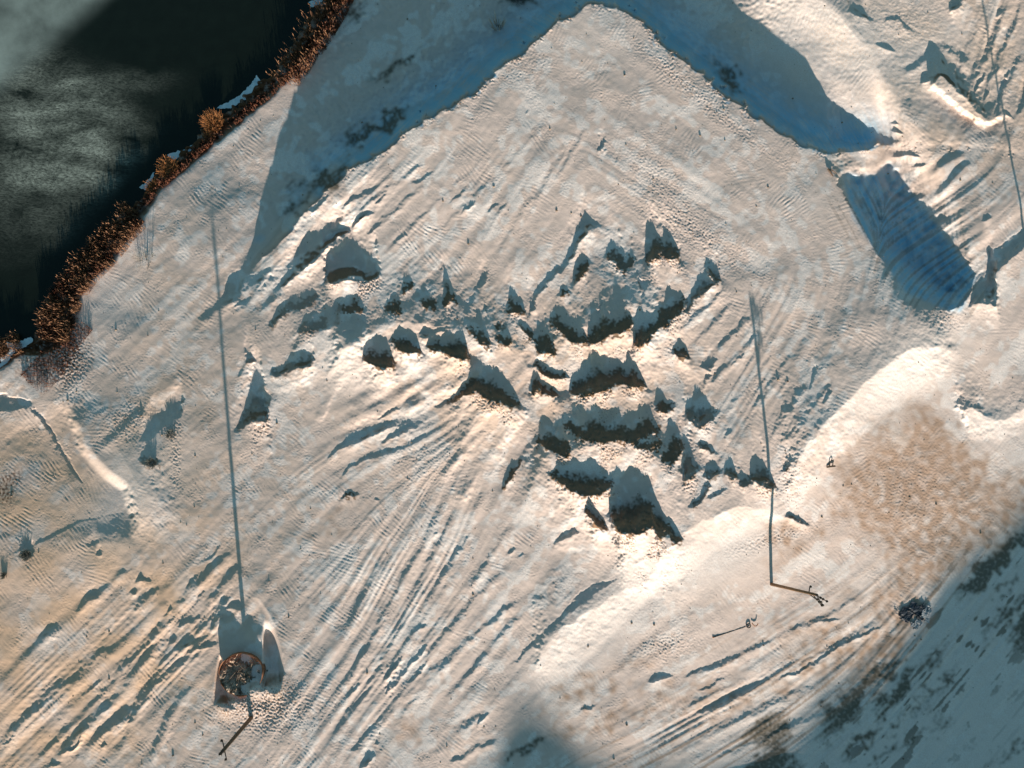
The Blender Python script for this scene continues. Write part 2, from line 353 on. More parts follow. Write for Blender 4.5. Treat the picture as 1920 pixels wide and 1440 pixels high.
# the trench on the east side of the plateau
dune([(1570,297),(1587,290),(1607,300),(1623,313),(1633,320),(1647,313),(1655,290),(1668,287),(1680,307),(1700,333),(1717,363),(1733,383),(1750,403),(1767,420),(1783,450),(1807,477),(1827,513),(1822,543),(1813,560),(1800,577),(1780,583),(1763,577),(1730,557),(1707,537),(1680,510),(1643,477),(1630,450),(1603,403),(1587,377),(1577,353),(1568,330)],
     r=.12, B=.30, G=170, F=60, soft=5, cr=.0, k=1.05)
dune([(1817,573),(1827,520),(1850,500),(1855,470),(1880,455),(1920,425),(1965,400),(1965,440),(1920,465),(1890,490),(1867,510),(1870,545),(1870,572),(1845,570)], r=.3, B=.6, G=60, F=50, k=.9, soft=3, cr=.2)
for e in ([930,60,935,0,960,-30,1000,0,1030,50,1080,125,1040,110,980,90],[1130,130,1150,90,1200,80,1240,95,1280,150,1350,200,1310,180,1250,160,1220,110,1160,110],
          [1080,245,1130,220,1170,250,1200,295,1150,280,1110,265],[1335,470,1345,410,1390,360,1440,345,1490,380,1520,430,1540,470,1570,510,1500,430,1450,410,1410,430,1370,460],
          [1500,30,1510,-20,1600,-20,1560,40,1520,70],[1690,1240,1690,1205,1720,1195,1740,1220,1700,1250]):
    dune(T('C', e), r=.6, cr=.3, soft=2)
for e in ([1605,550,1640,480,1690,400,1700,410,1670,480,1630,550],[1690,320,1730,250,1770,160,1765,200,1740,260,1700,330],[1685,560,1700,510,1730,480,1720,520,1700,570],
          [1735,650,1760,580,1790,480,1830,380,1835,400,1800,520,1760,640],[1780,590,1830,620,1860,665,1820,650],[1170,880,1200,855,1290,850,1350,885,1260,870,1210,885],
          [1280,940,1320,920,1380,915,1350,935],[1150,690,1200,680,1220,700],[1165,730,1200,715,1250,755,1200,745],[1240,570,1260,550,1300,540,1280,560],
          [1880,640,1900,560,1930,480,1930,560,1900,640]):
    dune(T('C', e), r=.5, F=16, G=24, cr=.2)
for e in ([1260,240,1280,160,1350,90,1370,110,1340,180,1290,220],[1310,300,1350,250,1410,215,1420,225,1380,270],[1370,130,1410,95,1460,80,1440,100,1390,125],
          [770,900,800,840,810,845,790,895],[1335,680,1350,630,1385,610,1370,650]):
    dune(T('D', e), r=.5, F=18, G=24, cr=.3)
for e in ([1500,400,1520,350,1560,280,1620,215,1700,200,1760,170,1800,230,1740,280,1620,320,1580,350,1530,400],[1670,425,1700,340,1760,310,1830,320,1855,370,1800,410,1720,430],
          [1870,330,1890,270,1920,260,1940,290,1900,320],[1510,670,1530,620,1600,600,1640,540,1700,520,1760,545,1770,580,1740,620,1670,640,1600,665,1550,680],
          [1385,600,1385,540,1405,530,1430,580,1445,590,1420,610],[1310,990,1350,900,1390,780,1415,680,1440,625,1465,640,1485,720,1490,800,1530,765,1510,800,1490,850,1515,900,1500,935,1430,930,1370,960],
          [775,1140,800,1100,840,1080,900,1150,890,1175,820,1185]):
    dune(T('D', e), r=.6, bare=.6)
dune(T('D', [780,1040,830,950,870,880,940,860,1000,800,1030,795,1030,890,970,930,900,980,850,1040]), r=.3, B=.5, F=40, G=40)
dune(T('D', [-60,880,-60,790,0,772,60,785,120,795,170,815,190,850,150,862,80,868]), r=.3, B=.6, F=30, G=30, k=.55)
dune(T('D', [175,835,230,885,290,965,350,1085,400,1155,480,1300,430,1250,375,1160,315,1060,250,960,200,890]), r=.5, B=1.0, F=30, G=40, k=.45, soft=7, cr=0)
for e in ([100,1240,110,1200,150,1180,190,1200,195,1230,150,1270,120,1265],):
    dune([(a, b) for a, b in [(38,1045),(38,1025),(52,1018),(65,1028),(62,1045),(48,1052)]], r=.3, F=14, G=20)
dune([(158,1024),(172,1014),(184,1008),(180,1018),(165,1026)], r=.4, F=10, G=14)
dune([(180,1040),(184,1030),(192,1030),(190,1042)], r=.4, F=10, G=14)
B_ = ([0,1170,50,1110,150,1055,210,1040,190,1070,100,1110,20,1165],[180,1150,220,1110,260,1080,250,1100,200,1150],[50,1280,90,1210,130,1180,200,1190,130,1220,80,1270],
      [140,1320,180,1260,210,1240,220,1260,170,1310],[380,1035,440,1000,520,955,500,985,430,1030],[590,1150,640,1110,690,1060,700,1070,650,1120],
      [660,1210,700,1160,740,1105,755,1125,720,1170],[815,1200,850,1150,885,1135,870,1160],[1450,850,1460,790,1480,770,1490,785,1465,850],
      [1540,920,1545,885,1560,880],[1030,640,1030,620,1060,620],[-90,1290,-30,1230,20,1200,0,1240,-60,1290],[-200,1190,-120,1120,-60,1080,-90,1130,-160,1190])
for e in B_: dune(T('B', e), r=.5, F=16, G=24, cr=.3)
for e in ([760,400,770,370,795,345,820,365,855,370,840,390],[725,460,740,430,770,430,765,470],[1050,440,1060,390,1100,340,1115,345,1090,390],[1130,290,1200,220,1250,178,1230,215,1170,270],
          [1105,510,1120,470,1155,435,1150,460],[1190,480,1200,450,1240,430,1220,460],[1220,525,1240,480,1270,462,1290,480,1270,510],[915,590,940,540,960,515,975,540,940,570],
          [1000,640,1020,600,1070,580,1135,595,1120,610,1050,625],[1185,600,1190,570,1215,550,1250,570,1240,600,1210,610,1180,680],[945,745,955,700,980,685,1000,700,980,740],
          [1010,850,1050,790,1100,745,1170,720,1230,735,1220,750,1140,765,1090,780,1040,810],[455,1040,500,990,550,940,580,930,560,960,500,1010],
          [480,1220,540,1130,600,1080,640,1050,610,1100,540,1160],[315,1370,330,1340,400,1320,470,1240,440,1300,400,1350],[710,1190,740,1120,790,1080,780,1110,730,1180],
          [550,1340,570,1300,600,1290,600,1310],[260,1440,290,1400,340,1400,320,1430],[485,190,520,155,550,150,540,180],[0,1320,60,1260,140,1190,100,1230,40,1300],[880,960,900,935,920,930,905,955]):
    dune(T('G', e), r=.55, F=20, G=26, cr=.15, soft=2)
for e in ([225,965,250,900,290,850,350,800,330,840,270,930],[245,1030,260,980,330,900,400,820,460,755,485,750,460,800,380,870,310,960,260,1020],[10,1070,40,1020,90,960,105,965,80,1000],
          [400,920,450,850,520,800,470,850],[405,695,440,640,480,620,470,640],[100,1440,120,1390,150,1345,200,1340,170,1390,140,1440],[190,1300,200,1275,225,1290,210,1310],
          [765,1210,780,1150,840,1125,810,1160],[500,150,520,120,550,80,540,110],[930,240,960,195,975,200,950,240],[980,280,1020,230,1030,240],[360,990,400,930,470,860,420,940],
          [600,290,640,220,660,200,640,260],[1720,950,1760,910,1820,905,1880,920,1820,940,1760,960],[1330,1120,1370,1095,1450,1085,1400,1110]):
    dune(T('H', e), r=.55, F=18, G=24, cr=.15)
dune(T('H', [960,860,1000,800,1100,700,1250,560,1350,440,1450,390,1550,375,1450,440,1330,530,1200,640,1060,770]), k=.75, r=.5, B=1.0, F=70, G=60, soft=8, cr=0)
dune(T('H', [1200,180,1220,130,1300,90,1340,110,1260,160]), k=.7, r=.5, B=1.0, F=40, G=40, soft=6, cr=0)
dune([(1472,965),(1480,957),(1500,968),(1515,980),(1518,987),(1500,980),(1480,970)], r=.6, F=20, G=20, k=1.1)
# furrow pairs across the lower right, long and low
for e in ([0,940,60,890,140,860,220,825,215,840,120,880,40,925],[60,1130,200,1050,330,980,480,930,490,940,380,1010,250,1070,120,1130],
          [480,960,600,905,720,850,860,750,960,700,1100,640,1100,655,960,720,860,770,720,870,600,920],[600,660,640,640,660,650,620,668],[680,640,800,600,940,580,820,615],
          [90,1000,200,940,280,910,200,955,110,1005]):
    dune(T('I', e), r=.6, F=22, G=26, cr=.2, k=.9)

ramp([(1475,925),(1500,850),(1560,780),(1620,720),(1700,655),(1780,645),(1797,680),(1760,735),(1700,755),(1640,800),(1590,860),(1520,930),(1485,965)], .21, 220, 14)
ramp([(1200,1110),(1240,1040),(1300,985),(1380,950),(1440,955),(1500,985),(1400,1005),(1330,1045),(1280,1095),(1225,1130)], .20, 140, 16)
ramp([(1790,768),(1830,768),(1850,785),(1880,790),(1930,760),(1990,730),(1990,790),(1930,805),(1880,835),(1820,830)], .24, 90, 6)
ramp([(1005,1280),(1010,1210),(1080,1160),(1180,1100),(1260,1085),(1160,1190),(1080,1260),(1040,1290)], .14, 140, 14)
ramp([(610,720),(640,650),(690,640),(680,700),(640,740)], .16, 80, 10)
ramp([(440,600),(500,520),(560,450),(650,365),(720,300),(700,345),(600,430),(540,500),(490,580)], .10, 20, 6)
ramp([(860,830),(900,760),(1000,770),(1010,820),(930,900),(860,900)], .08, 110, 26)
ramp([(640,640),(760,600),(980,640),(1000,740),(860,800),(760,760),(660,740)], .085, 120, 30)
ramp([(1000,660),(1200,560),(1290,640),(1250,760),(1040,760)], .085, 120, 30)
ramp([(1000,860),(1180,820),(1290,900),(1280,1060),(1100,1080),(990,980)], .085, 120, 30)
ramp([(560,620),(700,620),(680,760),(540,740)], .085, 90, 24)
ramp([(1400,20),(1460,-20),(1560,0),(1640,100),(1640,200),(1560,120),(1500,60)], .10, 140, 30)
ramp([(138,800),(165,850),(205,892),(238,918),(250,965),(252,1050),(300,1060),(340,1000),(300,930),(250,880),(205,840),(170,790)], .035, 260, 26)
ramp([(1735,175),(1765,140),(1815,190),(1855,230),(1850,245),(1800,215),(1760,195)], .32, 60, 4)
ramp([(1572,300),(1590,283),(1627,283),(1643,268),(1663,277),(1655,290),(1633,318),(1607,298)], .2, 20, 3)
ramp([(460,1130),(470,1120),(485,1122),(500,1142),(520,1178),(512,1182),(495,1155),(482,1134)], .28, 160, 3)
scarp([(120,740),(136,790),(158,845),(200,890),(236,915),(250,960),(253,1022)], .85, 24, 110, 260)
scarp([(1900,215),(1860,228),(1845,236),(1800,205),(1760,170),(1735,150)][::-1], .8, 12, 50, 50)

def ridge(pts, h, wd, seed=0):
    global H
    p = np.array(pts, float)
    for _ in range(2):                                   # round the corners
        q = [p[0]]
        for i in range(len(p)-1): q += [p[i]*.75+p[i+1]*.25, p[i]*.25+p[i+1]*.75]
        p = np.array(q+[p[-1]])
    pad = 3*wd+4; w = window(p[:, 0].min()-pad, p[:, 0].max()+pad, p[:, 1].min()-pad, p[:, 1].max()+pad)
    x = GX[w]; y = GY[w]; best = np.full(x.shape, 1e9); tt = np.zeros(x.shape); sg = np.zeros(x.shape)
    seg = np.hypot(*(p[1:]-p[:-1]).T); cum = np.concatenate([[0], np.cumsum(seg)])
    for i in range(len(p)-1):
        ax, ay = p[i]; dx, dy = p[i+1]-p[i]; l2 = dx*dx+dy*dy+1e-9
        t = np.clip(((x-ax)*dx+(y-ay)*dy)/l2, 0, 1); qx = x-ax-t*dx; qy = y-ay-t*dy; d = np.hypot(qx, qy); k = d < best
        best = np.where(k, d, best); tt = np.where(k, (cum[i]+t*seg[i])/cum[-1], tt); sg = np.where(k, np.sign(dx*qy-dy*qx), sg)
    rn = np.random.default_rng(seed); n = max(4, int(cum[-1]/28)); amp = np.interp(tt, np.linspace(0, 1, n), np.clip(1+.45*rn.standard_normal(n), .15, 1.9))
    off = np.interp(tt, np.linspace(0, 1, n), rn.standard_normal(n)*wd*.22); d = best*sg+off
    wl = np.where(d > 0, wd*1.35, wd*.75)                # gentle towards the sun, steep behind
    H[w] += h*amp*(np.exp(-(d/wl)**2)-.35*np.exp(-((d+wd*1.7)/wd)**2))*sstep(np.minimum(tt, 1-tt)*6)
RG = [('G', .14, 8, [[260,1430,400,1300,520,1180,640,1060,760,920,850,790,920,680,1000,610,1130,600],[400,1440,560,1290,700,1170,800,1060,900,900,960,800,1050,770,1140,720,1240,700],
    [180,1440,330,1290,440,1190,560,1050,700,900,830,760,900,640,980,560],[640,1440,720,1250,780,1120,850,1000,950,900,1100,820,1230,780],[980,560,1060,480,1150,380,1250,290,1330,200],
    [1080,700,1180,640,1220,560,1330,540,1380,570],[1170,690,1250,620,1340,600],[1130,560,1200,480,1290,390,1370,300],[0,960,120,850,250,720,400,600,560,470,700,350,790,300],
    [0,1330,150,1180,300,1040,420,950,560,820,700,700],[850,1440,900,1300,960,1150,1060,1000,1180,880],[730,580,820,500,900,420]]),
  ('H', .085, 7, [[0,1060,150,760,300,480,450,200,560,0,640,-150],[60,1100,240,860,380,560,480,330,600,100,680,-60],[150,1100,300,860,420,640,560,420,700,180,780,20],
    [220,1160,360,1000,480,820,700,560,860,380,1000,300],[250,1290,420,1050,600,860,760,700,930,560,1080,440],[560,1080,760,880,900,700,1050,560,1200,430],[-60,1300,90,1090,230,900,330,760],
    [0,1440,150,1260,300,1100,480,930,600,800],[430,1440,620,1270,800,1130,900,1080],[600,1440,760,1330,900,1290],[20,700,130,480,240,260],[700,460,820,300,900,160,1000,60]]),
  ('B', .055, 5, [[0,1300,100,1200,250,1080,380,980,500,900],[60,1420,200,1280,380,1130,560,960],[250,1440,420,1260,600,1090,740,960],[400,1440,560,1290,720,1140,860,1000],[760,1420,860,1250,960,1120],
    [880,1440,980,1260,1080,1080],[1080,1150,1200,950,1300,780],[1180,1050,1300,860,1380,720],[900,980,1040,800,1160,680]]),
  ('F', .07, 5.5, [[0,420,150,290,240,180],[90,640,250,480,400,330],[100,760,280,600,440,440],[240,900,400,700,520,540],[480,1060,600,880,720,700],[640,1000,760,820,850,700],[380,900,520,700,640,520],[30,540,160,400,300,250],[560,700,640,560,720,440]]),
  ('I', .07, 7, [[0,960,300,830,600,680,900,560,1100,420],[0,1220,300,1050,600,900,900,740,1170,600],[0,1110,200,1020,400,930],[0,1340,250,1200,500,1100,800,940],[100,1440,400,1300,640,1200,900,1100],[1180,860,1000,1000,800,1180],
    [1280,900,1100,1090,940,1260,760,1440],[1500,900,1300,1080,1080,1260,900,1440],[1760,360,1600,520,1450,700],[1900,160,1700,380,1560,520],[1900,540,1740,700,1640,860]]),
  ('C', .11, 7, [[1600,560,1700,350,1780,150,1830,0],[1680,560,1800,330,1880,130,1920,0],[1740,640,1860,420,1920,300],[1560,420,1620,260,1700,60],[1100,1160,1200,1080,1310,1010],[1130,1290,1250,1180,1370,1090],[1180,1400,1300,1280,1420,1180],
    [1300,1400,1420,1290,1500,1220],[1150,880,1300,860,1420,850],[1060,1060,1130,980,1240,930],[1420,1120,1520,1000,1640,900],[1380,1000,1480,920,1600,860],[1450,250,1560,330,1640,420],[1250,430,1380,320,1460,250]]),
  ('E', .16, 11, [[820,600,700,700,560,760,300,900],[520,640,380,760,250,850,0,960],[1050,820,960,940,900,1090,760,1330],[300,640,200,760,60,900],[1000,860,900,1000,800,1180,640,1440],[640,600,560,700,440,780],[760,1000,680,1100,560,1280],[1180,840,1240,800,1290,790]]),
  ('D', .09, 8, [[1240,300,1400,200,1520,60],[1120,390,1260,280,1400,240],[1470,340,1560,220,1640,100,1780,-60],[560,1100,700,980,820,860],[1540,760,1660,700,1760,660],[1920,700,1840,820,1800,940]])]
for ti, hh, ww, lst in RG:
    for q_, e in enumerate(lst): ridge(T(ti, e), hh, ww, 500+q_+len(ti)*7)
settle(); settle()
H -= .75*blur(polymask([(1585,322),(1640,322),(1668,300),(1700,345),(1760,430),(1812,515),(1798,568),(1720,530),(1640,440),(1600,370)]).astype(float), 7)*(.8+.2*iso(30, .5, 49))
# --- roughen the outlines of all of it
calm = 1-.9*np.clip(blobs([(1730,420,120,220,-55,1.3),(190,890,50,170,-35,1.4),(500,1140,50,60,0,1.2),(1650,760,80,200,50,.6),(1330,1030,150,50,28,.6),(1550,60,140,110,0,.8),(1660,210,80,110,0,1.2)]), 0, 1); rx = fractal(6, 50, 1.4, 45)*1.5*calm; ry = fractal(6, 50, 1.4, 46)*1.5*calm
H = HBASE+sample(H-HBASE, GX+rx, GY+ry); faces = sample(faces, GX+rx+fractal(5, 30, 1.0, 47)*2, GY+ry+fractal(5, 30, 1.0, 48)*3)
# --- fine structure
crumb = np.clip(crumb, 0, 1.2)*np.clip(.6+.6*iso(60, .5, 51), 0, 1.2)
crumb += np.clip(blobs([(240,790,50,30,40,.5),(130,680,30,60,0,.9),(330,860,10,60,0,.5),(1300,440,130,40,-32,.45),(1230,330,90,40,-50,.35),(1480,900,30,60,0,.6),
    (1450,1010,90,16,18,.6),(500,1330,80,50,0,.7),(1700,930,130,110,0,.35),(980,130,60,30,20,.3),(800,880,80,60,0,.3),(1770,600,40,25,0,.6),(1310,180,200,18,-40,.5),(1250,1210,70,30,18,.5),(1700,40,80,50,0,.25),(70,640,60,50,0,.5)]), 0, 1)
band_ = np.clip(pm, 0, 1)*sstep((.93-blur(pm, 9))/.3)*sstep((GX-560)/80); crumb += .75*band_*np.clip(.6+.6*iso(50, .5, 55), 0, 1)*(1-smooth*.5)
crumb = np.clip(crumb, 0, 1.1)
c1 = iso(7, .5, 61); c2 = iso(4.2, .4, 62)
H = H + MPP*crumb*(0.55*np.clip(c1, -1.5, 2.5)+0.42*c2)
rip = np.zeros((ny, nx)); wt = np.zeros((ny, nx))
TT = TH + 0.25*iso(180, .4, 71)
for k in range(10):
    t = math.pi*k/10
    da = np.angle(np.exp(2j*(FT-t)))/2       # wave vector along the wind; y axis points down in this map
    n = fnoise(np.exp(-(np.log(FR*6.8)/.20)**2)*np.exp(-(da/.20)**2), 80+k)
    dd = np.angle(np.exp(2j*(-TT-t)))/2
    w = np.exp(-(dd/.17)**2); rip += w*n; wt += w*w
rip /= np.sqrt(wt)
ripamp = np.clip(0.38+0.8*iso(120, .5, 91)+0.35*iso(35, .5, 92), 0.0, 1.7)*(1-.75*np.clip(crumb, 0, 1))
ripamp *= np.clip(.55+blobs([(400,330,150,60,45,.8),(220,650,120,120,0,.8),(800,420,160,110,50,.7),(680,1050,150,130,0,.5),(1560,900,160,60,45,.5),(60,950,120,150,0,1.0),
     (1560,1060,60,50,0,.6),(1500,390,70,40,0,.6),(1350,860,60,60,0,.5),(1680,690,90,50,0,.4),(300,1280,200,100,0,.6),(520,1300,80,80,0,.6)]), 0, 1.6)
rr = rip; H = H + 0.0064*ripamp*np.where(rr > 0, rr, rr*.8)
H = H + 0.0055*fractal(3.2, 8, .1, 93)*(1-.6*smooth)*np.clip(.8+.5*iso(70, .6, 95), .15, 1.8) + 0.004*iso(18, .5, 94)*(1-.6*smooth)

# --- the old tank stands in a hollow with drifted sand around it
dune([(497,1290),(505,1302),(514,1304),(528,1296),(531,1260),(523,1218),(508,1192),(494,1190),(494,1240)], r=.35, B=.5, G=30, F=40, soft=3, cr=.9)
dune([(402,1322),(404,1290),(412,1245),(420,1240),(424,1290),(436,1312),(440,1330),(425,1337)], r=.3, B=.5, G=20, F=26, soft=3, cr=.9)
dune([(455,1200),(462,1172),(472,1158),(484,1158),(492,1170),(492,1200)], r=.3, B=.8, G=30, F=10, soft=2, k=.5, cr=0)
H += blobs([(480,1296,20,18,0,.75),(440,1318,26,12,0,.35),(470,1330,40,16,0,.3)])
crumb += np.clip(blobs([(470,1325,60,28,0,.8),(540,1285,18,30,0,.5)]), 0, 1); H += MPP*np.clip(blobs([(470,1325,60,28,0,.5)]), 0, 1)*.7*c1
# --- pond bed and bank
WATER_Z = -3.9
SHORE = [(-170,-150),(625,-150),(600,0),(575,40),(545,85),(515,130),(490,150),(455,178),(432,205),(400,212),(378,232),(368,262),(330,292),(300,318),(283,345),(262,372),(235,392),(210,420),(180,460),
    (130,505),(105,545),(75,585),(62,635),(40,642),(20,635),(-10,638),(-60,645),(-170,640)]
BANK = [(-170,-150),(700,-150),(660,-20),(622,30),(590,85),(545,140),(520,165),(480,200),(440,235),(400,265),(352,310),(300,350),(270,395),(240,440),(215,480),(172,520),(150,550),(142,600),(120,640),(80,660),(40,660),(0,690),(-170,720)]
def soften(poly, s, n, seed):
    m = polymask(poly).astype(float); a = fractal(6, 60, 1.1, seed)*n; b = fractal(6, 60, 1.1, seed+1)*n
    return blur(sample(m, GX+a, GY+b), s)
pond = soften(SHORE, 3, 3.5, 101); bank = soften(BANK, 3.5, 1.6, 103)
H = H*(1-bank)+np.minimum(H, WATER_Z+.25+.12*iso(14, .5, 105))*bank
H = H*(1-pond)+(WATER_Z-.6)*pond

H = H + .03*lic(fractal(8, 60, .8, 301), 20, 4)*np.clip(blobs([(1750,1300,260,200,45,1.0)]), 0, 1)+(.045-.033*sstep((GX-1380+.5*GY)/160))*fractal(8, 130, 1.0, 302)*sstep(blur((1-pm), 10))*(1-pond)*sstep((GX+GY*.4-620)/60)*sstep((430-GY)/60)
# --- what the ground is made of, in patches
def patch(polys, s=2.5, n=6, seed=200):
    m = np.zeros((ny, nx))
    for p in polys: m = np.maximum(m, polymask(p))
    a = fractal(9, 90, 1.5, seed)*n; b = fractal(9, 90, 1.5, seed+1)*n
    q = L1*n*1.7+L2*n*.6
    return np.clip(blur(sample(m, GX+a+DX*q, GY+b+DY*q), s), 0, 1)
ochre = patch([[(1545,900),(1600,845),(1680,785),(1730,750),(1770,790),(1830,850),(1880,910),(1960,870),(1960,960),(1800,1050),(1740,1100),(1690,1060),(1640,1010),(1600,1000),(1580,950)],
    T('I', [480,850,650,720,800,620,1000,540,1100,420,1200,250,1300,300,1310,400,1200,560,950,580,880,680,700,780,520,850]),
    T('I', [1170,550,1290,470,1300,300,1460,180,1700,0,1900,0,1620,310,1500,300,1440,220,1300,500,1250,640,1200,850,1000,1000,900,900,1060,820,800,900,580,1000,300,1100,60,1220,0,1240,0,1190,300,1060,700,870,950,740,1150,640]),
    T('H', [1160,1060,1280,990,1500,880,1700,800,1750,830,1500,940,1380,1040,1250,1110,1180,1150]),T('H', [1200,1280,1400,1180,1700,1060,1920,1000,1920,1060,1700,1140,1450,1230,1250,1300]),
    T('I', [0,1050,100,990,300,940,310,960,200,1010,0,1100]),T('I', [400,720,700,600,930,480,940,510,700,640,440,740]),
    [(600,985),(640,950),(660,960),(620,1000)],[(725,1370),(770,1340),(790,1365),(740,1400)],[(1440,985),(1500,985),(1540,1010),(1500,1060),(1450,1040)],[(360,800),(375,775),(380,810),(368,825)]], 4, 15, 210)
soil = patch([T('I', q) for q in ([800,1110,850,1050,1000,940,1200,830,1230,860,1100,960,1000,1080,930,1240,800,1240],[1100,1150,1100,1030,1280,880,1320,900,1200,1050,1130,1150],
    [1350,890,1380,820,1480,760,1470,800,1400,860],[1160,1250,1300,1100,1400,1000,1490,880,1520,860,1470,970,1350,1060,1200,1230],[880,1400,950,1300,1100,1200,1060,1290,960,1360],
    [1530,430,1650,310,1900,110,1990,60,1990,120,1920,160,1760,340,1690,450,1580,460],[1730,660,1760,560,1900,500,1920,510,1800,640,1750,690],[1850,680,1900,560,1990,440,1990,700,1920,760,1890,790],
    [330,1240,540,1120,580,1200,600,1340,620,1440,640,1600,300,1600,340,1440,450,1330],[1200,1360,1230,1280,1370,1230,1320,1310],[1760,470,1830,380,1910,320,1860,390,1780,470],
    [1400,1060,1500,1230,1460,1240,1380,1070],[1080,1380,1180,1280,1170,1320,1100,1400],[1560,1360,1580,1310,1600,1340],[1640,1440,1680,1400,1800,1440],[1800,1340,1840,1300,1900,1340,1830,1370]) ] +
    [T('H', [900,1390,1000,1330,1180,1250,1200,1270,1050,1340,940,1400]),
     T('A', [1720,1040,1740,980,1830,970,1890,1010,1850,1050,1780,1070]),T('A', [1570,1200,1600,1150,1700,1110,1650,1190,1590,1230]),
     [(590,330),(640,315),(660,320),(620,345),(595,350)],[(640,250),(700,230),(760,195),(770,215),(700,260),(650,275)],[(700,140),(750,110),(780,105),(760,130),(720,150)],
     [(955,-10),(985,-20),(1010,-5),(990,10),(965,5)],[(640,20),(660,-20),(680,30),(655,45)],[(1340,110),(1370,130),(1400,170),(1370,165)]], 2.0, 7, 220)
soil = np.clip(soil*(1.0+.12*iso(12, .6, 225)), 0, 1)
och2 = sstep((L2*.7+.5*L3-.25)/.9)*np.clip(blobs([(1480,1280,330,110,32,1.3),(1250,1400,220,60,20,1.1),(1700,1130,120,60,45,.6),(1780,900,130,80,0,.7),(1880,960,60,60,0,.6)]), 0, 1)
ochre = np.clip(np.maximum(ochre*(.85+.2*iso(30, .6, 304)), .8*och2), 0, 1)
soil = np.maximum(soil, .85*sstep((L2*.5+.4*L3+.7*iso(70, .5, 306)-1.0)/.45)*np.clip(blobs([(1700,1340,300,130,48,1.0),(1870,1120,120,120,50,.8)]), 0, 1))
tan = np.clip(blobs([(120,1260,380,210,42,1.5),(20,960,170,190,0,1.3),(330,620,120,200,0,.35),(1800,150,220,180,0,.8),(1000,720,330,160,0,.55),(1550,60,160,90,0,.7),(300,830,90,110,0,.4)]), 0, 1)
tan *= np.clip(.85+.25*iso(120, .5, 231), 0, 1.2)
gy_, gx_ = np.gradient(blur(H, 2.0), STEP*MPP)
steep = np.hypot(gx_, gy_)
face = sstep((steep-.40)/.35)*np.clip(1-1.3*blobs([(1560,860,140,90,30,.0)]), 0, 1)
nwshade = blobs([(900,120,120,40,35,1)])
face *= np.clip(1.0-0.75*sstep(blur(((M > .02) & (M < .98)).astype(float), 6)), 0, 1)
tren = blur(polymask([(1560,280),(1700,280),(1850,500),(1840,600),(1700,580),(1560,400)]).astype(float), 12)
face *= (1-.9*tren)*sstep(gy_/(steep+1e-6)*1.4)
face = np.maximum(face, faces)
# the banks of the tank and pond are bare soil
bare = np.clip(bank-pond, 0, 1)
bandm = np.clip(bank, 0, 1)
# drifted frost: bluish white in smooth patches
fr = fractal(14, 260, 1.1, 241)*.9+.6*L3*.6+.35*ridge2*furrow
frost = sstep((fr+.1)/1.1)*(1-.75*np.clip(crumb, 0, 1))*(1-.8*tan)
frost = np.clip(np.maximum(frost, np.clip(smooth*1.1, 0, 1)*.9), 0, 1)
frost = np.where(GX+GY > 2650, np.maximum(frost, .8*sstep((GX+GY-2600)/200)), frost)
shade_blue = np.clip(blur(pm, 62)*3.0-.12, 0, 1)*(1-sstep(blur(pm, 2)*2))*sstep((GX-520)/120+.3*iso(80, .5, 256))*sstep((1690-GX)/60)+0.95*tren*sstep((1-M)+blur(polymask([(1580,325),(1640,330),(1670,300),(1700,350),(1830,520),(1800,590),(1700,550),(1600,410)]).astype(float), 5))  # blue shade behind the crest and in the trench, painted into the colour
shade_blue *= np.clip(.85+.12*iso(40, .6, 257)+.12*L1, 0, 1)*(1-tren*.45*sstep(.5+.6*L2))
soil = np.maximum(soil, .45*tren*sstep(L2-.2)*sstep((GY-330)/60))
specks = sstep((iso(4.5, .35, 251)*crumb-.55)/.5)
reddish = np.clip(bandm+blobs([(120,650,45,45,0,.9),(60,650,60,25,0,.6),(15,900,30,18,30,.8),(10,930,20,20,0,.6),(90,690,60,30,0,.5)])*(.6+.5*iso(8, .6, 255)), 0, 1)

# --- the sheet itself: every map point placed on the ground at its real height
def rays(x, y):
    d = np.stack([(x-960)/F_, (720-y)/F_, -np.ones_like(x)], -1)
    return d @ np.array(ROT).T
def place(x, y, z):
    d = rays(np.asarray(x, float), np.asarray(y, float)); t = (z-CAM_H)/d[..., 2]
    return np.stack([d[..., 0]*t, d[..., 1]*t, np.zeros_like(t)+z], -1)
ext = np.array([8, 20, 45, 90, 180, 360, 700, 1300, 2300, 4000.0])
xs = np.concatenate([gx[0]-ext[::-1], gx, gx[-1]+ext]); ys = np.concatenate([gy[0]-ext[::-1], gy, gy[-1]+ext])
k = len(ext)
def padded(a): return np.pad(a, k, mode='edge')
edgefade = np.clip(1-np.maximum.reduce([X0+90-GX, GX-(X1-90), Y0+90-GY, GY-(Y1-90), np.zeros_like(GX)])/90, 0, 1)
far = blur(H, 25)
H = H*sstep(edgefade)+far*(1-sstep(edgefade))
HP = padded(H); XS, YS = np.meshgrid(xs, ys)
verts = place(XS, YS, HP)
NX, NY = len(xs), len(ys)
def ground_z(x, y): return float(sample(H, np.array([float(x)]), np.array([float(y)]))[0])
def P3(x, y, dz=0.0):
    z = ground_z(x, y); v = place(np.array([float(x)]), np.array([float(y)]), z)[0]; return Vector((v[0], v[1], v[2]+dz))

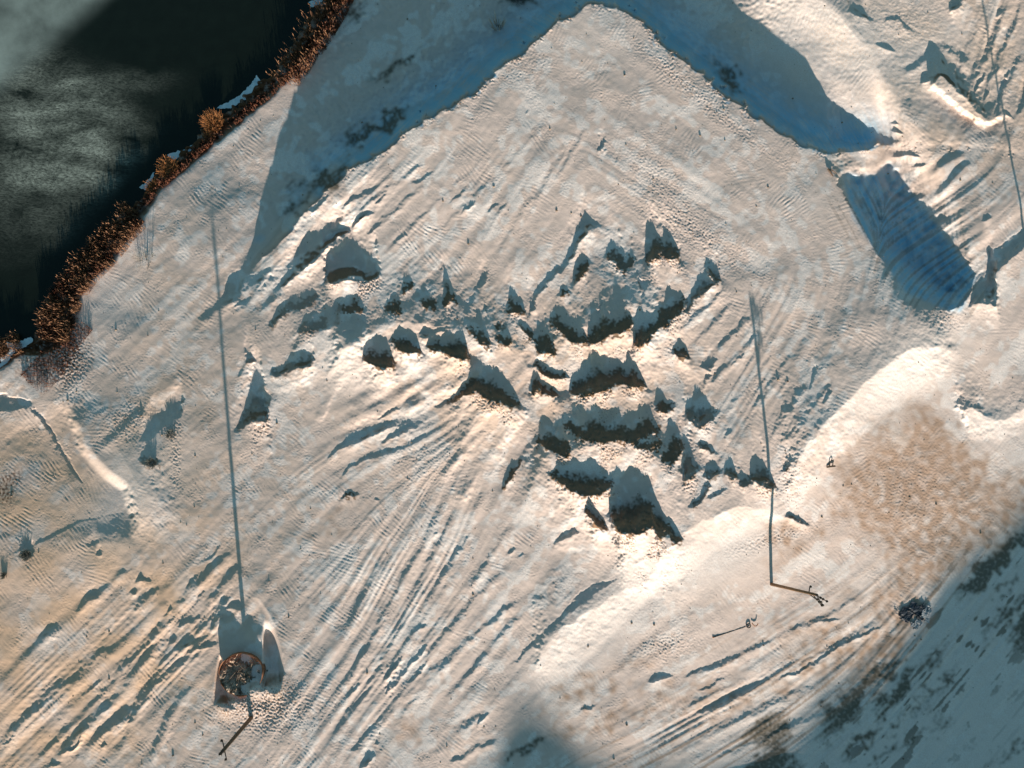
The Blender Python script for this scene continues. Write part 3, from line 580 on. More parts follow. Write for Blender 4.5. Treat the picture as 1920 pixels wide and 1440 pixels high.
def quadmesh(name, verts, NX, NY):
    me = bpy.data.meshes.new(name); nv = NX*NY; nf = (NX-1)*(NY-1)
    me.vertices.add(nv); me.vertices.foreach_set('co', verts.reshape(-1).astype(np.float32))
    a = (np.arange(NY-1)[:, None]*NX+np.arange(NX-1)[None]).reshape(-1)
    q = np.stack([a, a+NX, a+NX+1, a+1], 1).reshape(-1).astype(np.int32)
    me.loops.add(nf*4); me.loops.foreach_set('vertex_index', q)
    me.polygons.add(nf); me.polygons.foreach_set('loop_start', np.arange(0, nf*4, 4, dtype=np.int32))
    me.update(calc_edges=True)
    o = bpy.data.objects.new(name, me); scene.collection.objects.link(o)
    return o
def attr(me, name, a, b, c, d=None):
    at = me.attributes.new(name, 'FLOAT_COLOR', 'POINT')
    v = np.stack([a, b, c, d if d is not None else np.ones_like(a)], -1).astype(np.float32)
    at.data.foreach_set('color', v.reshape(-1))
ground = quadmesh('ground', verts, NX, NY); ground['kind'] = 'structure'
attr(ground.data, 'masks_a', padded(frost), padded(ochre), padded(soil), padded(tan))
attr(ground.data, 'masks_b', padded(np.clip(face, 0, 1)), padded(specks), padded(reddish), padded(np.clip(shade_blue, 0, 1)))

# ------------------------------------------------------------------ materials
class NT:
    def __init__(s, name):
        s.m = bpy.data.materials.new(name); s.m.use_nodes = True; s.t = s.m.node_tree; s.b = s.t.nodes['Principled BSDF']
    def n(s, typ, **kw):
        o = s.t.nodes.new(typ)
        for a, v in kw.items(): setattr(o, a, v)
        return o
    def l(s, a, b): s.t.links.new(a, b)
    def val(s, sock, v):
        if hasattr(v, 'is_output'): s.l(v, sock)
        else: sock.default_value = v
    def mix(s, f, a, b):
        o = s.n('ShaderNodeMix', data_type='RGBA'); s.val(o.inputs[0], f)
        for sock, v in ((o.inputs[6], a), (o.inputs[7], b)): s.val(sock, v if hasattr(v, 'is_output') else (*v, 1))
        return o.outputs[2]
    def math(s, op, a, b=0.0, clamp=False):
        o = s.n('ShaderNodeMath', operation=op, use_clamp=clamp); s.val(o.inputs[0], a); s.val(o.inputs[1], b); return o.outputs[0]
    def noise(s, scale, detail=4, rough=.55, vec=None):
        o = s.n('ShaderNodeTexNoise'); o.inputs['Scale'].default_value = scale; o.inputs['Detail'].default_value = detail; o.inputs['Roughness'].default_value = rough
        s.l(vec or s.geo().outputs['Position'], o.inputs['Vector']); return o.outputs['Fac']
    def geo(s):
        if not hasattr(s, '_g'): s._g = s.n('ShaderNodeNewGeometry')
        return s._g
    def ramp(s, v, a, b):
        o = s.n('ShaderNodeMapRange'); o.inputs[1].default_value = a; o.inputs[2].default_value = b; s.l(v, o.inputs[0]); return o.outputs[0]
def ground_material():
    g = NT('frosted_sand')
    A = g.n('ShaderNodeAttribute', attribute_name='masks_a'); Bm = g.n('ShaderNodeAttribute', attribute_name='masks_b')
    sa = g.n('ShaderNodeSeparateColor'); g.l(A.outputs['Color'], sa.inputs[0]); sb = g.n('ShaderNodeSeparateColor'); g.l(Bm.outputs['Color'], sb.inputs[0])
    n1 = g.noise(0.9, 6, .6); n2 = g.noise(6.0, 3, .6); n3 = g.noise(0.12, 4, .5)
    base = g.mix(g.ramp(n3, .35, .65), (.66, .53, .47), (.60, .50, .46))
    base = g.mix(g.ramp(n1, .35, .68), base, (.70, .575, .525))
    base = g.mix(g.math('MULTIPLY', A.outputs['Alpha'], .85), base, (.69, .475, .34))
    fr = g.math('MULTIPLY', sa.outputs[0], g.ramp(n2, .15, .6), True)
    base = g.mix(fr, base, (.79, .725, .70))
    base = g.mix(g.math('MULTIPLY', Bm.outputs['Alpha'], .9), base, (.22, .53, .76))  # painted shade tone laid over the sand colour
    oc = g.math('MULTIPLY', sa.outputs[1], g.ramp(g.noise(.22, 7, .66), .02, .46), True)
    base = g.mix(g.math('MULTIPLY', oc, .92), base, (.42, .285, .21))
    so_ = g.math('MULTIPLY', sa.outputs[2], .88, True)
    base = g.mix(so_, base, (.10, .085, .06))
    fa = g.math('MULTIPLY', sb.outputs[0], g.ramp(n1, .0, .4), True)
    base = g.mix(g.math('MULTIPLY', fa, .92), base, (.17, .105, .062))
    base = g.mix(g.math('MULTIPLY', sb.outputs[1], .8), base, (.30, .16, .08))
    base = g.mix(g.math('MULTIPLY', sb.outputs[2], g.ramp(n1, .2, .5), True), base, (.10, .045, .022))
    g.l(base, g.b.inputs['Base Color']); g.b.inputs['Roughness'].default_value = .95; g.b.inputs['Specular IOR Level'].default_value = .15
    bp = g.n('ShaderNodeBump'); bp.inputs['Strength'].default_value = .5; bp.inputs['Distance'].default_value = .03
    g.l(g.noise(9.0, 5, .7), bp.inputs['Height']); g.l(bp.outputs[0], g.b.inputs['Normal'])
    return g.m
ground.data.materials.append(ground_material())

def simple(name, c1, c2, scale=3.0, rough=.8, metal=0.0):
    g = NT(name); g.l(g.mix(g.ramp(g.noise(scale, 5, .6), .35, .65), c1, c2), g.b.inputs['Base Color'])
    g.b.inputs['Roughness'].default_value = rough; g.b.inputs['Metallic'].default_value = metal
    return g.m

# ------------------------------------------------------------------ pond
wstep = 4.0
wgx = np.arange(-166, 690, wstep); wgy = np.arange(-146, 700, wstep)
wext = np.array([60, 300, 900, 2500.0])
wxs = np.concatenate([wgx[0]-wext[::-1], wgx]); wys = np.concatenate([wgy[0]-wext[::-1], wgy])
WX, WY = np.meshgrid(wxs, wys)
water = quadmesh('water', place(WX, WY, WATER_Z), len(wxs), len(wys)); water['kind'] = 'structure'
def wblob(lst):
    m = np.zeros_like(WX)
    for x, y, rx, ry, ang, v in lst:
        c, s = math.cos(R(ang)), math.sin(R(ang)); dx = WX-x; dy = -(WY-y); u = dx*c+dy*s; w = -dx*s+dy*c
        m += v*np.exp(-((u/rx)**2+(w/ry)**2))
    return m
dline = (WX*0.62+WY*0.78)
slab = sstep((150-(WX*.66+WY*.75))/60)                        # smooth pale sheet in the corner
nearshore = sstep((sample(blur(pond, 42), WX, WY)-.70)/.28)
swirl = nearshore*np.clip(wblob([(60,200,90,70,-30,.8),(150,250,110,60,-20,1.0),(120,310,110,50,-15,.9),(40,330,60,60,0,.6),(140,150,60,20,-20,.7),(190,190,60,22,-25,.5),(60,120,50,30,30,.5),(250,150,60,25,0,.35),(60,420,120,60,0,.22)]), 0, 1.1)
ice = np.clip(wblob([(490,165,30,7,40,0)]), 0, 1)
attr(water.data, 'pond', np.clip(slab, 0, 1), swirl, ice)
g = NT('black_ice_water')
A = g.n('ShaderNodeAttribute', attribute_name='pond'); sp = g.n('ShaderNodeSeparateColor'); g.l(A.outputs['Color'], sp.inputs[0])
mp = g.n('ShaderNodeMapping'); g.l(g.geo().outputs['Position'], mp.inputs[0]); mp.inputs['Rotation'].default_value = (0, 0, R(32)); mp.inputs['Scale'].default_value = (.75, 1.7, 1)
wv = g.noise(.16, 3, .5)
ws = g.n('ShaderNodeVectorMath', operation='ADD'); cmb = g.n('ShaderNodeCombineXYZ'); g.l(g.math('MULTIPLY', wv, 3.5), cmb.inputs[0]); g.l(g.math('MULTIPLY', g.noise(.11, 3, .5), 3.5), cmb.inputs[1])
g.l(mp.outputs[0], ws.inputs[0]); g.l(cmb.outputs[0], ws.inputs[1])
fine = g.noise(2.6, 6, .8, ws.outputs[0]); med = g.noise(.16, 6, .65, ws.outputs[0])
st = g.math('MULTIPLY', g.ramp(fine, .34, .74), g.ramp(med, .34, .66))
sw_ = g.math('MULTIPLY', st, sp.outputs[1], True)
col = g.mix(g.noise(.5, 4, .6), (.003, .005, .003), (.008, .014, .010))
col = g.mix(g.math('MULTIPLY', sw_, .95), col, (.62, .70, .62))
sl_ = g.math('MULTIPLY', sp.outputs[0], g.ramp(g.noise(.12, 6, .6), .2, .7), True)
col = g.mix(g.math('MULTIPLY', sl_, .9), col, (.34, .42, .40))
g.l(col, g.b.inputs['Base Color']); g.b.inputs['Roughness'].default_value = .35; g.b.inputs['Specular IOR Level'].default_value = .25
water.data.materials.append(g.m)

# ------------------------------------------------------------------ helpers for things
def tag(o, label, cat, group=None, kind=None):
    o['label'] = label; o['category'] = cat
    if group: o['group'] = group
    if kind: o['kind'] = kind
    return o
def empty(name, loc):
    o = bpy.data.objects.new(name, None); scene.collection.objects.link(o); o.location = loc; return o
class MB:
    def __init__(s): s.v = []; s.f = []
    def tube(s, pts, rad, n=8, cap=True):
        pts = [Vector(p) for p in pts]
        if not hasattr(rad, '__len__'): rad = [rad]*len(pts)
        b = len(s.v)
        for i, p in enumerate(pts):
            d = (pts[min(i+1, len(pts)-1)]-pts[max(i-1, 0)]).normalized()
            u = d.cross(Vector((0, 0, 1)) if abs(d.z) < .95 else Vector((1, 0, 0))).normalized(); w = d.cross(u)
            for k in range(n):
                a = 2*math.pi*k/n; s.v.append(p+(u*math.cos(a)+w*math.sin(a))*rad[i])
        for i in range(len(pts)-1):
            for k in range(n):
                k2 = (k+1) % n; s.f.append((b+i*n+k, b+i*n+k2, b+(i+1)*n+k2, b+(i+1)*n+k))
        if cap: s.f.append(tuple(b+k for k in range(n))[::-1]); s.f.append(tuple(b+(len(pts)-1)*n+k for k in range(n)))
    def blade(s, p, q, w, side):
        b = len(s.v); m = (p+q)/2; s.v += [p-side*w*.5, p+side*w*.5, m+side*w*.5, q, m-side*w*.5]; s.f.append((b, b+1, b+2, b+3, b+4))
    def box(s, c, hx, hy, hz, rot=None):
        b = len(s.v); rot = rot or Matrix.Identity(3)
        for dx in (-1, 1):
            for dy in (-1, 1):
                for dz in (-1, 1): s.v.append(Vector(c)+rot @ Vector((dx*hx, dy*hy, dz*hz)))
        for f in ((0,1,3,2),(4,6,7,5),(0,4,5,1),(2,3,7,6),(0,2,6,4),(1,5,7,3)): s.f.append(tuple(b+i for i in f))
    def rock(s, c, r, rnd, flat=.7):
        t = (1+5**.5)/2; vs = [(-1,t,0),(1,t,0),(-1,-t,0),(1,-t,0),(0,-1,t),(0,1,t),(0,-1,-t),(0,1,-t),(t,0,-1),(t,0,1),(-t,0,-1),(-t,0,1)]
        fs = [(0,11,5),(0,5,1),(0,1,7),(0,7,10),(0,10,11),(1,5,9),(5,11,4),(11,10,2),(10,7,6),(7,1,8),(3,9,4),(3,4,2),(3,2,6),(3,6,8),(3,8,9),(4,9,5),(2,4,11),(6,2,10),(8,6,7),(9,8,1)]
        b = len(s.v)
        for x, y, z in vs:
            k = r/1.9*rnd.uniform(.7, 1.3); s.v.append(Vector((c[0]+x*k, c[1]+y*k, c[2]+z*k*flat)))
        s.f += [tuple(b+i for i in f) for f in fs]
    def build(s, name, mat, parent=None, smooth=False):
        me = bpy.data.meshes.new(name); me.from_pydata([tuple(v) for v in s.v], [], s.f); me.materials.append(mat)
        if smooth:
            for p in me.polygons: p.use_smooth = True
        o = bpy.data.objects.new(name, me); scene.collection.objects.link(o)
        if parent: o.parent = parent
        return o
M_wood = simple('weathered_wood', (.16, .10, .06), (.075, .05, .035), 4)
M_warmwood = simple('brown_wood', (.26, .14, .07), (.14, .08, .04), 4)
M_iron = simple('dark_iron', (.03, .028, .025), (.05, .04, .035), 8, .6, .3)
M_insul = simple('insulator_glaze', (.025, .018, .014), (.04, .03, .02), 8, .3)
M_rust = simple('rusty_steel', (.36, .15, .07), (.18, .075, .04), 3, .85)
M_dead = simple('dead_wood', (.20, .15, .11), (.10, .075, .055), 5)
M_reed = simple('dry_reed', (.36, .18, .09), (.12, .055, .03), 1.6)
M_reedd = simple('dark_reed', (.17, .055, .025), (.05, .022, .014), 1.0)
M_orange = simple('russet_twigs', (.52, .22, .07), (.30, .12, .045), 3)
M_grass = simple('pale_dry_grass', (.80, .66, .56), (.55, .42, .34), 3)
M_gre = simple('grey_twigs', (.20, .20, .17), (.11, .11, .09), 3)
M_stone = simple('clod', (.36, .27, .20), (.16, .12, .09), 1)
M_tarp_a = simple('grey_tarp', (.42, .43, .45), (.28, .30, .33), .8, .5)
M_tarp_b = simple('dark_tarp', (.03, .045, .07), (.015, .02, .03), 1, .5)
M_shoreice = simple('shore_ice', (.75, .82, .86), (.50, .62, .70), 1.2, .35)

# ------------------------------------------------------------------ utility poles
def pole(base, height, mat, arms, label, lean=(0, 0), rad=.17):
    b = P3(*base, -.4); t = empty('utility_pole', b)
    top = Vector((lean[0], lean[1], height+.4))
    m = MB(); m.tube([(0, 0, 0), top*.5, top], [rad*1.15, rad, rad*.85], 14); m.build('post', mat, t, True)
    m = MB(); m.tube([top, top+Vector((0, 0, .22))], [rad*.95, rad*.5], 12); m.build('cap', M_iron, t)
    for (dz, L, az, off, ins) in arms:
        a = Vector((math.cos(R(az)), math.sin(R(az)), 0)); c = top*((height+.4-dz)/(height+.4)); m = MB()
        p, q = c+a*(off-L/2), c+a*(off+L/2)
        m.tube([p, c, q], [.055, .07, .055], 8); arm = m.build('crossarm', M_iron, t)
        for f in ins:
            s = c+a*(off+f*L/2); m = MB()
            m.tube([s, s+Vector((0, 0, .14))], .03, 6); m.build('pin', M_iron, arm)
            m = MB(); z = Vector((0, 0, 1)); m.tube([s+z*.12, s+z*.18, s+z*.2, s+z*.26, s+z*.28, s+z*.36, s+z*.40], [.06, .15, .09, .13, .08, .09, .03], 12); m.build('insulator', M_insul, arm, True)
    tag(t, label, 'utility pole', 'utility poles'); return t
p1 = pole((471, 1346), 9.3, M_wood, [(.55, 2.1, -76, 0, (-1, 1))], 'dark wooden utility pole with one short crossarm beside the round rusty tank', rad=.23)
tp = Vector((0, 0, 9.7)); m = MB(); m.tube([tp+Vector((0, 0, .0)), tp+Vector((-.1, -.12, .35))], [.12, .2], 10); m.tube([tp+Vector((-.1, -.12, .35)), tp+Vector((-.1, -.12, .55))], [.21, .12], 10); m.build('top_insulator', M_insul, p1, True)
p2 = pole((1446, 1096), 10.2, M_warmwood, [(1.6, .9, 80, .35, (1,)), (.9, 1.7, -52, .75, (0, .45, 1)), (.35, 1.5, -30, .7, (-.1, .35, 1)), (.05, 1.1, -62, .7, (1, .3))], 'brown leaning utility pole with a forked head of insulators on open pale sand', lean=(1.1, .9), rad=.19)
m = MB(); tp2 = Vector((1.1, .9, 10.6)); m.tube([tp2*.82, tp2+Vector((.9, -1.2, -.2))], .06, 8); m.build('brace', M_iron, p2)
p3 = pole((1948, 640), 11.0, M_wood, [(.5, 2.0, -70, 0, (-1, 1))], 'wooden utility pole just past the right edge, its shadow crossing the upper right', rad=.16)

# ------------------------------------------------------------------ rusty tank full of debris
c = P3(455, 1262); c.z -= .35; tank = empty('rusty_tank', c); rnd = random.Random(3)
tank_r = 2.75; TH_ = 1.15
m = MB(); N = 72
for ring, (rr_, zf) in enumerate(((tank_r, 0), (tank_r, 1), (tank_r-.045, 1), (tank_r-.045, 0))):
    for i in range(N):
        a = 2*math.pi*i/N; top = TH_*(1-.28*max(0, math.sin(a*1-2.6))**2)+.14*math.sin(a*3+1)+.12*math.sin(a*5+2)+.06*math.sin(a*11)
        m.v.append(Vector((math.cos(a)*rr_*(1+.03*math.sin(3*a)), math.sin(a)*rr_*(.95), top*zf)))
for ring in range(4):
    for i in range(N): m.f.append((ring*N+i, ring*N+(i+1) % N, ((ring+1) % 4)*N+(i+1) % N, ((ring+1) % 4)*N+i))
m.build('wall', M_rust, tank)
m = MB(); n = 26
for j in range(n+1):
    for i in range(n+1):
        u, v = (i/n*2-1), (j/n*2-1); l = max(abs(u), abs(v)); q = math.hypot(u, v) or 1; x = u/q*l*(tank_r-.1); y = v/q*l*(tank_r-.1)*.95
        m.v.append(Vector((x, y, TH_-.55-.25*(y/tank_r)+.16*rnd.uniform(-1, 1)+.25*math.sin(x*2.1+1)*math.cos(y*1.7))))
for j in range(n):
    for i in range(n): a = j*(n+1)+i; m.f.append((a, a+1, a+n+2, a+n+1))
m.build('sand_fill', simple('tank_fill', (.58, .42, .32), (.12, .08, .055), 1.4), tank)
for i in range(24):
    a = rnd.uniform(0, 2*math.pi); r_ = tank_r*.8*math.sqrt(rnd.random()); x, y = r_*math.cos(a), r_*math.sin(a)*.9
    l = rnd.uniform(.4, 1.5); az = rnd.choice([rnd.uniform(2.0, 2.6), rnd.uniform(.2, 3)]); d = Vector((math.cos(az), math.sin(az), rnd.uniform(-.15, .45))).normalized()
    l = min(l, max(.3, tank_r*.93-r_)); z = TH_-.35+rnd.uniform(-.15, .2)
    m = MB(); m.tube([Vector((x, y, z))-d*l/2, Vector((x, y, z))+d*l/2], [.09, .05], 6); m.build('broken_timber', M_dead if i % 3 else M_wood, tank)
tag(tank, 'round rust-rimmed tank filled with broken timber, half buried in the hollow beside the pole', 'tank')

# ------------------------------------------------------------------ plants
def tuft(name, at, h, spread, n, mat, label, cat, group=None, w=.05, wind=(0, 0), seed=1, curve=.3, twigs=0, stem=None):
    rn = random.Random(seed); b = P3(*at, -.05); t = empty(name, b); m = MB()
    for i in range(n):
        a = rn.uniform(0, 2*math.pi); r0 = spread*.55*math.sqrt(rn.random()); hh = h*rn.uniform(.5, 1)
        p = Vector((math.cos(a)*r0, math.sin(a)*r0, 0)); d = Vector((math.cos(a)*curve*r0/spread*2+wind[0]+rn.gauss(0, .12), math.sin(a)*curve*r0/spread*2+wind[1]+rn.gauss(0, .12), 1))
        q = p+d*hh; side = Vector((rn.gauss(0, 1), rn.gauss(0, 1), rn.gauss(0, .3))).normalized()
        m.blade(p, q, w, side)
        for k in range(twigs):
            f = rn.uniform(.35, .95); s = p+d*hh*f; e = s+Vector((rn.gauss(0, .3), rn.gauss(0, .3), rn.uniform(0, .35)))*hh*.35
            m.blade(s, e, w*.8, side)
    m.build('foliage', mat, t)
    m = MB()
    for i in range(5):
        a = rn.uniform(0, 6.28); m.tube([(math.cos(a)*spread*.1, math.sin(a)*spread*.1, 0), (math.cos(a)*spread*.35, math.sin(a)*spread*.35, h*.45)], [.04, .02], 5)
    m.build('stem', stem or M_dead, t)
    return tag(t, label, cat, group)
GB = 'russet shrubs along the shore'
tuft('shoreline_shrub', (402, 232), 1.2, 1.5, 520, M_orange, 'largest round orange shrub leaning over the pond edge', 'shrub', GB, seed=1, twigs=3, curve=.9)
tuft('shoreline_shrub', (318, 318), 1.1, 1.6, 520, M_orange, 'broad orange shrub between two strips of shore ice', 'shrub', GB, seed=2, twigs=3, curve=.9)
tuft('shoreline_shrub', (288, 352), 0.9, 1.0, 300, M_orange, 'small orange shrub just below the broad orange shrub', 'shrub', GB, seed=3, twigs=3, curve=.9)
tuft('shoreline_shrub', (395, 258), .8, .9, 240, M_orange, 'low copper shrub at the foot of the largest shrub', 'shrub', GB, seed=4, twigs=3, curve=.9)
tuft('grass_clump', (933, 50), 2.6, 1.2, 26, M_grass, 'tall pale grass clump standing alone in the blue shade at the top', 'grass clump', seed=5, w=.17, curve=.4, wind=(-.05,.1))
tuft('dark_shrub', (972, -4), 1.0, 1.6, 260, M_gre, 'dark shrub cut by the top edge beyond the pale grass clump', 'shrub', seed=6, twigs=2, curve=.9)
tuft('bare_shrub', (272, 486), 1.3, 1.9, 60, M_gre, 'grey leafless shrub on the rippled beach above the shore', 'shrub', seed=7, twigs=3, curve=.9, w=.04)
tuft('low_shrub', (50, 1040), .7, .8, 200, M_gre, 'small dark shrub on rippled sand at the left edge, larger of the two', 'shrub', 'low shrubs on the left sand', seed=8, twigs=2, curve=.8)
tuft('low_shrub', (8, 1078), .5, .5, 120, M_gre, 'smaller dark shrub at the very left edge below the other', 'shrub', 'low shrubs on the left sand', seed=9, twigs=2, curve=.8)
tuft('dry_brush', (285, 868), .6, .9, 160, M_gre, 'dark brush in the hollow near the left bright drift', 'brush', seed=10, twigs=2, curve=.8)
tuft('dry_brush', (320, 815), .5, .9, 120, M_gre, 'thin brush strip on the slope above the dark hollow', 'brush', seed=12, twigs=2, curve=.8)
# reeds along the waterline: nobody could count them
rn = random.Random(20)
def reedbelt(name, n, line, width, h, mat, label, w, seed):
    rn = random.Random(seed); pts = [Vector(p) for p in line]; seg = [(pts[i+1]-pts[i]).length for i in range(len(pts)-1)]; tot = sum(seg); m = MB()
    cl = [(rn.uniform(0, tot), rn.uniform(0, 1)) for _ in range(64)]
    for i in range(n):
        c0 = rn.choice(cl); s = min(max(c0[0]+rn.gauss(0, 6.5), 0), tot-.01); f = min(max(c0[1]+rn.gauss(0, .22), 0), 1); k = 0
        while s > seg[k]: s -= seg[k]; k += 1
        p = pts[k].lerp(pts[k+1], s/seg[k]); d = (pts[k+1]-pts[k]).normalized(); nrm = Vector((d.y, -d.x))
        lw = width[0]+(width[1]-width[0])*f
        x, y = p.x+nrm.x*lw, p.y+nrm.y*lw; z = max(ground_z(x, y), WATER_Z)
        b = place(np.array([x]), np.array([y]), z-.05)[0]; b = Vector(b)
        hh = h*rn.uniform(.45, 1.1); dd = Vector((rn.gauss(-.10, .22), rn.gauss(.03, .22), 1)); side = Vector((rn.gauss(0, 1), rn.gauss(0, 1), 0)).normalized()
        m.blade(b, b+dd*hh, w*rn.uniform(.6, 1.3), side)
        if rn.random() < .5: m.blade(b+dd*hh*.8, b+dd*hh*1.08+Vector((rn.gauss(0, .1), rn.gauss(0, .1), 0)), w*1.8, side)
    o = m.build(name, mat); return tag(o, label, 'reeds', kind='stuff')
shoreline = [(640, -40), (610, 20), (580, 60), (548, 110), (520, 150), (480, 185), (440, 215), (400, 250), (350, 295), (295, 345), (262, 385), (235, 425), (205, 465), (165, 505), (140, 545), (125, 590), (110, 640), (85, 665)]
lower = [(250, 395), (225, 420), (195, 460), (150, 505), (120, 550), (95, 600), (95, 640)]
reedbelt('reeds', 3300, lower, (-16, 40), 1.3, M_reed, 'tall tan reeds standing along the lower left shore of the pond', .05, 21)
reedbelt('reeds', 3600, lower, (-16, 30), .9, M_reedd, 'dark rust coloured undergrowth at the foot of the tan reeds', .07, 22)
reedbelt('reeds', 2600, [(545, 142), (500, 180), (440, 228), (400, 258), (350, 305), (300, 348), (262, 392)], (-4, 8), .7, M_reedd, 'thin line of rust coloured stubble between beach and pond', .06, 23)
reedbelt('reeds', 800, [(620, -30), (600, 20), (575, 65), (540, 120), (515, 150)], (-8, 42), 1.7, M_reed, 'sparse tan reeds by the shaded upper end of the pond', .05, 24)
reedbelt('reeds', 3000, [(655, -40), (625, 20), (595, 70), (555, 125), (525, 155)], (-4, 26), 1.0, M_reedd, 'dark matted reeds under the shaded upper bank', .08, 25)
reedbelt('reeds', 1100, [(40, 640), (10, 650), (-30, 660)], (-14, 22), 1.0, M_reed, 'short tan reeds at the left edge below the pond', .05, 26)
reedbelt('reeds', 2200, [(150, 600), (120, 640), (90, 690), (60, 720)], (-24, 30), .5, M_reedd, 'low brown stubble on the sand south of the pond', .04, 27)

# ice shelves along the shore
def sheet(name, pts, mat, label, cat, lift, kind=None, group=None, seed=0, thick=.06):
    rn = random.Random(seed); out = []
    for i in range(len(pts)):
        a, b = Vector(pts[i]), Vector(pts[(i+1) % len(pts)]); n = max(2, int((b-a).length/3))
        for k in range(n): q = a.lerp(b, k/n); out.append((q.x+rn.gauss(0, .9), q.y+rn.gauss(0, .9)))
    tops = [Vector(place(np.array([x]), np.array([y]), WATER_Z+lift)[0]) for x, y in out]; n = len(tops)
    m = MB(); m.v = tops+[t-Vector((0, 0, thick)) for t in tops]; m.f = [tuple(range(n))]+[(i, (i+1) % n, n+(i+1) % n, n+i) for i in range(n)]
    return tag(m.build(name, mat), label, cat, group)
IG = 'ice shelves frozen to the shore'
sheet('ice_shelf', [(405,203),(425,192),(450,178),(470,158),(482,140),(488,150),(478,172),(455,190),(430,203)], M_shoreice, 'long blue ice shelf above the largest orange shrub', 'ice', .05, group=IG, seed=1)
sheet('ice_shelf', [(312,290),(340,283),(362,272),(358,284),(345,292),(325,300)], M_shoreice, 'blue ice shelf between the largest and the broad orange shrubs', 'ice', .05, group=IG, seed=2)
sheet('ice_shelf', [(578,3),(600,-3),(620,2),(612,8),(592,10),(584,14)], M_shoreice, 'bright ice ribbon at the top edge where the pond narrows', 'ice', .05, group=IG, seed=3)
sheet('ice_shelf', [(12,640),(22,644),(38,640),(58,632),(62,640),(48,650),(30,656),(14,652)], M_shoreice, 'white ice lip along the short reeds at the left edge', 'ice', .5, group=IG, seed=4)
sheet('ice_shelf', [(262,352),(280,335),(288,322),(286,336),(272,356)], M_shoreice, 'thin ice strip beside the small orange shrub', 'ice', .05, group=IG, seed=5)
sheet('ice_shelf', [(0,672),(8,668),(20,655),(30,656),(20,668),(10,686),(0,702)], M_shoreice, 'grey ice strip curling down to the left edge', 'ice', .6, group=IG, seed=6)

# ------------------------------------------------------------------ small litter
a, b = P3(1337, 1195, .03), P3(1398, 1175, .0); t = empty('steel_pipe', a)
m = MB(); d = b-a; m.tube([Vector((0, 0, 0)), d*.5, d], [.07, .06, .05], 8); m.build('tube', M_iron, t)
m = MB(); m.tube([Vector((0, 0, 0))-d.normalized()*.08, d.normalized()*.12], .09, 10); m.build('collar', M_rust, t)
tag(t, 'thin dark steel pipe lying half buried on the pale lower slope', 'pipe')
c = P3(1403, 1173, .12); t = empty('tyre', c); m = MB(); ring = [Vector((.26*math.cos(2*math.pi*i/20), .26*math.sin(2*math.pi*i/20), .05*math.sin(2*math.pi*i/20))) for i in range(21)]
m.tube(ring, .07, 8, False); m.build('tread', M_iron, t, True); tag(t, 'small black tyre lying at the upper end of the thin pipe', 'tyre')
c = P3(1414, 1171, .1); t = empty('bent_rod', c); m = MB(); pts = [Vector((-.35+.1*0, .25, .1)), Vector((-.2, .02, .12)), Vector((0, -.15, .1)), Vector((.25, -.12, .1)), Vector((.38, .1, .14)), Vector((.4, .2, .2))]
m.tube(pts, .06, 7); m.build('rod', M_rust, t); tag(t, 'rusty bent rod curled beside the small tyre', 'rod')
c = P3(1557, 868, .05); t = empty('iron_frame', c); m = MB()
m.tube([Vector((-.2, -.35, 0)), Vector((-.14, .2, .3)), Vector((.0, .45, .35)), Vector((.18, .15, .28)), Vector((.25, -.4, 0))], .07, 7); m.build('hoop', M_iron, t)
m = MB(); m.box((0, -.45, .08), .55, .10, .08, Matrix.Rotation(.12, 3, 'Z')); m.build('foot_beam', M_wood, t)
tag(t, 'small dark hoop on a wooden foot standing on the bright slope', 'frame')
for (q, w_, lab) in (([(1551, 317), (1561, 331)], .12, 'dark snapped plank on the plateau rim west of the trench'), ([(1555, 318), (1568, 326)], .07, 'thin stick crossing the snapped plank on the plateau rim')):
    a, b = P3(*q[0], .15), P3(*q[1], .12); t = MB(); d = b-a; t.tube([Vector((0, 0, 0)), d*.4+Vector((0, 0, .05)), d], [w_, w_*.9, w_*.6], 6); o = t.build('plank', M_wood); o.location = a; tag(o, lab, 'plank', 'broken planks')
# crumpled plastic sheet on the shaded slope
def tarp(name, pts, mat, label, amp, seed):
    rn = random.Random(seed); n = 18; c = [P3(*p) for p in pts]; m = MB(); o0 = c[0].copy(); ph = [rn.uniform(0, 6.28) for _ in range(6)]
    for lay in (0, 1):
        for j in range(n+1):
            for i in range(n+1):
                u, v = i/n, j/n; p = c[0].lerp(c[1], u).lerp(c[3].lerp(c[2], u), v)-o0
                z = .06+amp*.6*(abs(math.sin(u*9+v*3+ph[0]))+.5*abs(math.sin(v*13-u*7+ph[1])))+.06*rn.random()*(1-lay)
                ex = .22*math.sin(v*11+ph[2]), .22*math.sin(u*12+ph[3])
                m.v.append(p+Vector((ex[0], ex[1], z-lay*.05)))
    N1 = (n+1)**2
    for j in range(n):
        for i in range(n): a = j*(n+1)+i; m.f.append((a, a+1, a+n+2, a+n+1)); m.f.append((N1+a, N1+a+n+1, N1+a+n+2, N1+a+1))
    o = m.build(name, mat); o.location = o0; return tag(o, label, 'tarpaulin', 'torn plastic sheets')
tarp('plastic_sheet', [(1680,1152),(1712,1130),(1724,1142),(1695,1170)], M_tarp_b, 'dark blue crumpled sheet half buried at the tip of the brown sand', .16, 1)
tarp('plastic_sheet', [(1705,1170),(1722,1160),(1728,1168),(1715,1182)], M_tarp_a, 'pale torn sheet on the lower corner of the dark blue sheet', .14, 2)
tarp('plastic_sheet', [(1724,1150),(1738,1134),(1744,1140),(1738,1166)], M_tarp_a, 'narrow pale torn sheet standing to the right of the dark blue sheet', .2, 3)
tarp('plastic_sheet', [(1712,1148),(1730,1130),(1736,1150),(1722,1164)], M_tarp_b, 'blackish sheet wedged between the two pale torn sheets', .16, 4)
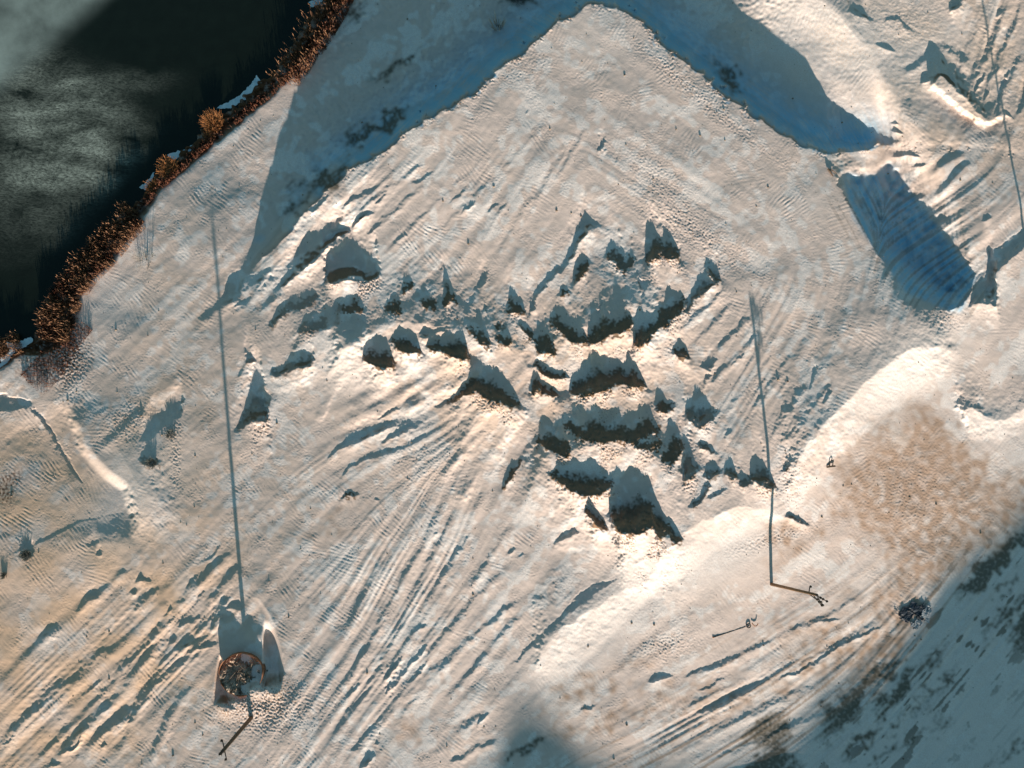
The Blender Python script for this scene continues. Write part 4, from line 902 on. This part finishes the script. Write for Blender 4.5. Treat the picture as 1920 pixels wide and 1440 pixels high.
# clods scattered over the sand
rn = random.Random(40); m = MB(); cnt = 0
for i in range(30000):
    x, y = rn.uniform(-40, 1960), rn.uniform(-40, 1480); cz = float(crumb[int((y-Y0)/STEP), int((x-X0)/STEP)])
    if bandm[int((y-Y0)/STEP), int((x-X0)/STEP)] > .3 or rn.random() > .03+.16*cz: continue
    r_ = min(.15, .04*rn.paretovariate(2.6)); m.rock(P3(x, y, r_*.2), r_, rn); cnt += 1
    if cnt > 3400: break
tag(m.build('clods', M_stone), 'small loose clods and stones scattered over the sand', 'stones', kind='stuff')

# ------------------------------------------------------------------ unseen ridge added far to the south, crest shaped to shade the lower right
edge = [(-2500,2600),(-600,2300),(200,1900),(700,1640),(900,1500),(935,1450),(955,1330),(972,1225),(992,1240),(1022,1335),(1055,1400),(1120,1440),(1250,1425),(1350,1430),(1430,1420),(1475,1350),(1550,1290),(1640,1240),(1710,1180),(1770,1085),(1840,1010),(1920,950),(2100,820),(2600,700),(3600,700)]
D_ = 210.0; prof = []
for x, y in edge:
    z = ground_z(min(max(x, 0), 1919), min(max(y, 0), 1439)); p = place(np.array([float(x)]), np.array([float(y)]), z)[0]
    q = Vector((p[0]-SH.x*1, p[1], z)); Yc = -D_-40
    dist = (p[1]-Yc)/SH.y; prof.append((p[0]-SH.x*dist, z+dist*TAN_EL))
prof.sort(); px_ = np.array([a for a, b in prof]); pz_ = np.array([b for a, b in prof])
hx = np.arange(px_[0], px_[-1], 1.5); hz = np.interp(hx, px_, pz_); hz = g1(hz, 2.0); hz += .35*g1(np.random.default_rng(5).standard_normal(len(hx)), 1.2)
rows = [(70, 0.0), (45, .35), (25, .7), (10, .93), (0, 1.0), (-15, .9), (-45, .6), (-90, 0.0)]
hv = np.array([[(x, -D_-40+dy, -4+(z+4)*s) for x, z in zip(hx, hz)] for dy, s in rows])
shadow_hill = quadmesh('shadow_hill', hv, len(hx), len(rows)); shadow_hill['kind'] = 'structure'; shadow_hill.data.materials.append(simple('shadow_hill_side', (.20, .15, .10), (.10, .09, .06), .1))
print('dunes', nb, 'clods', cnt, 'verts', NX*NY)
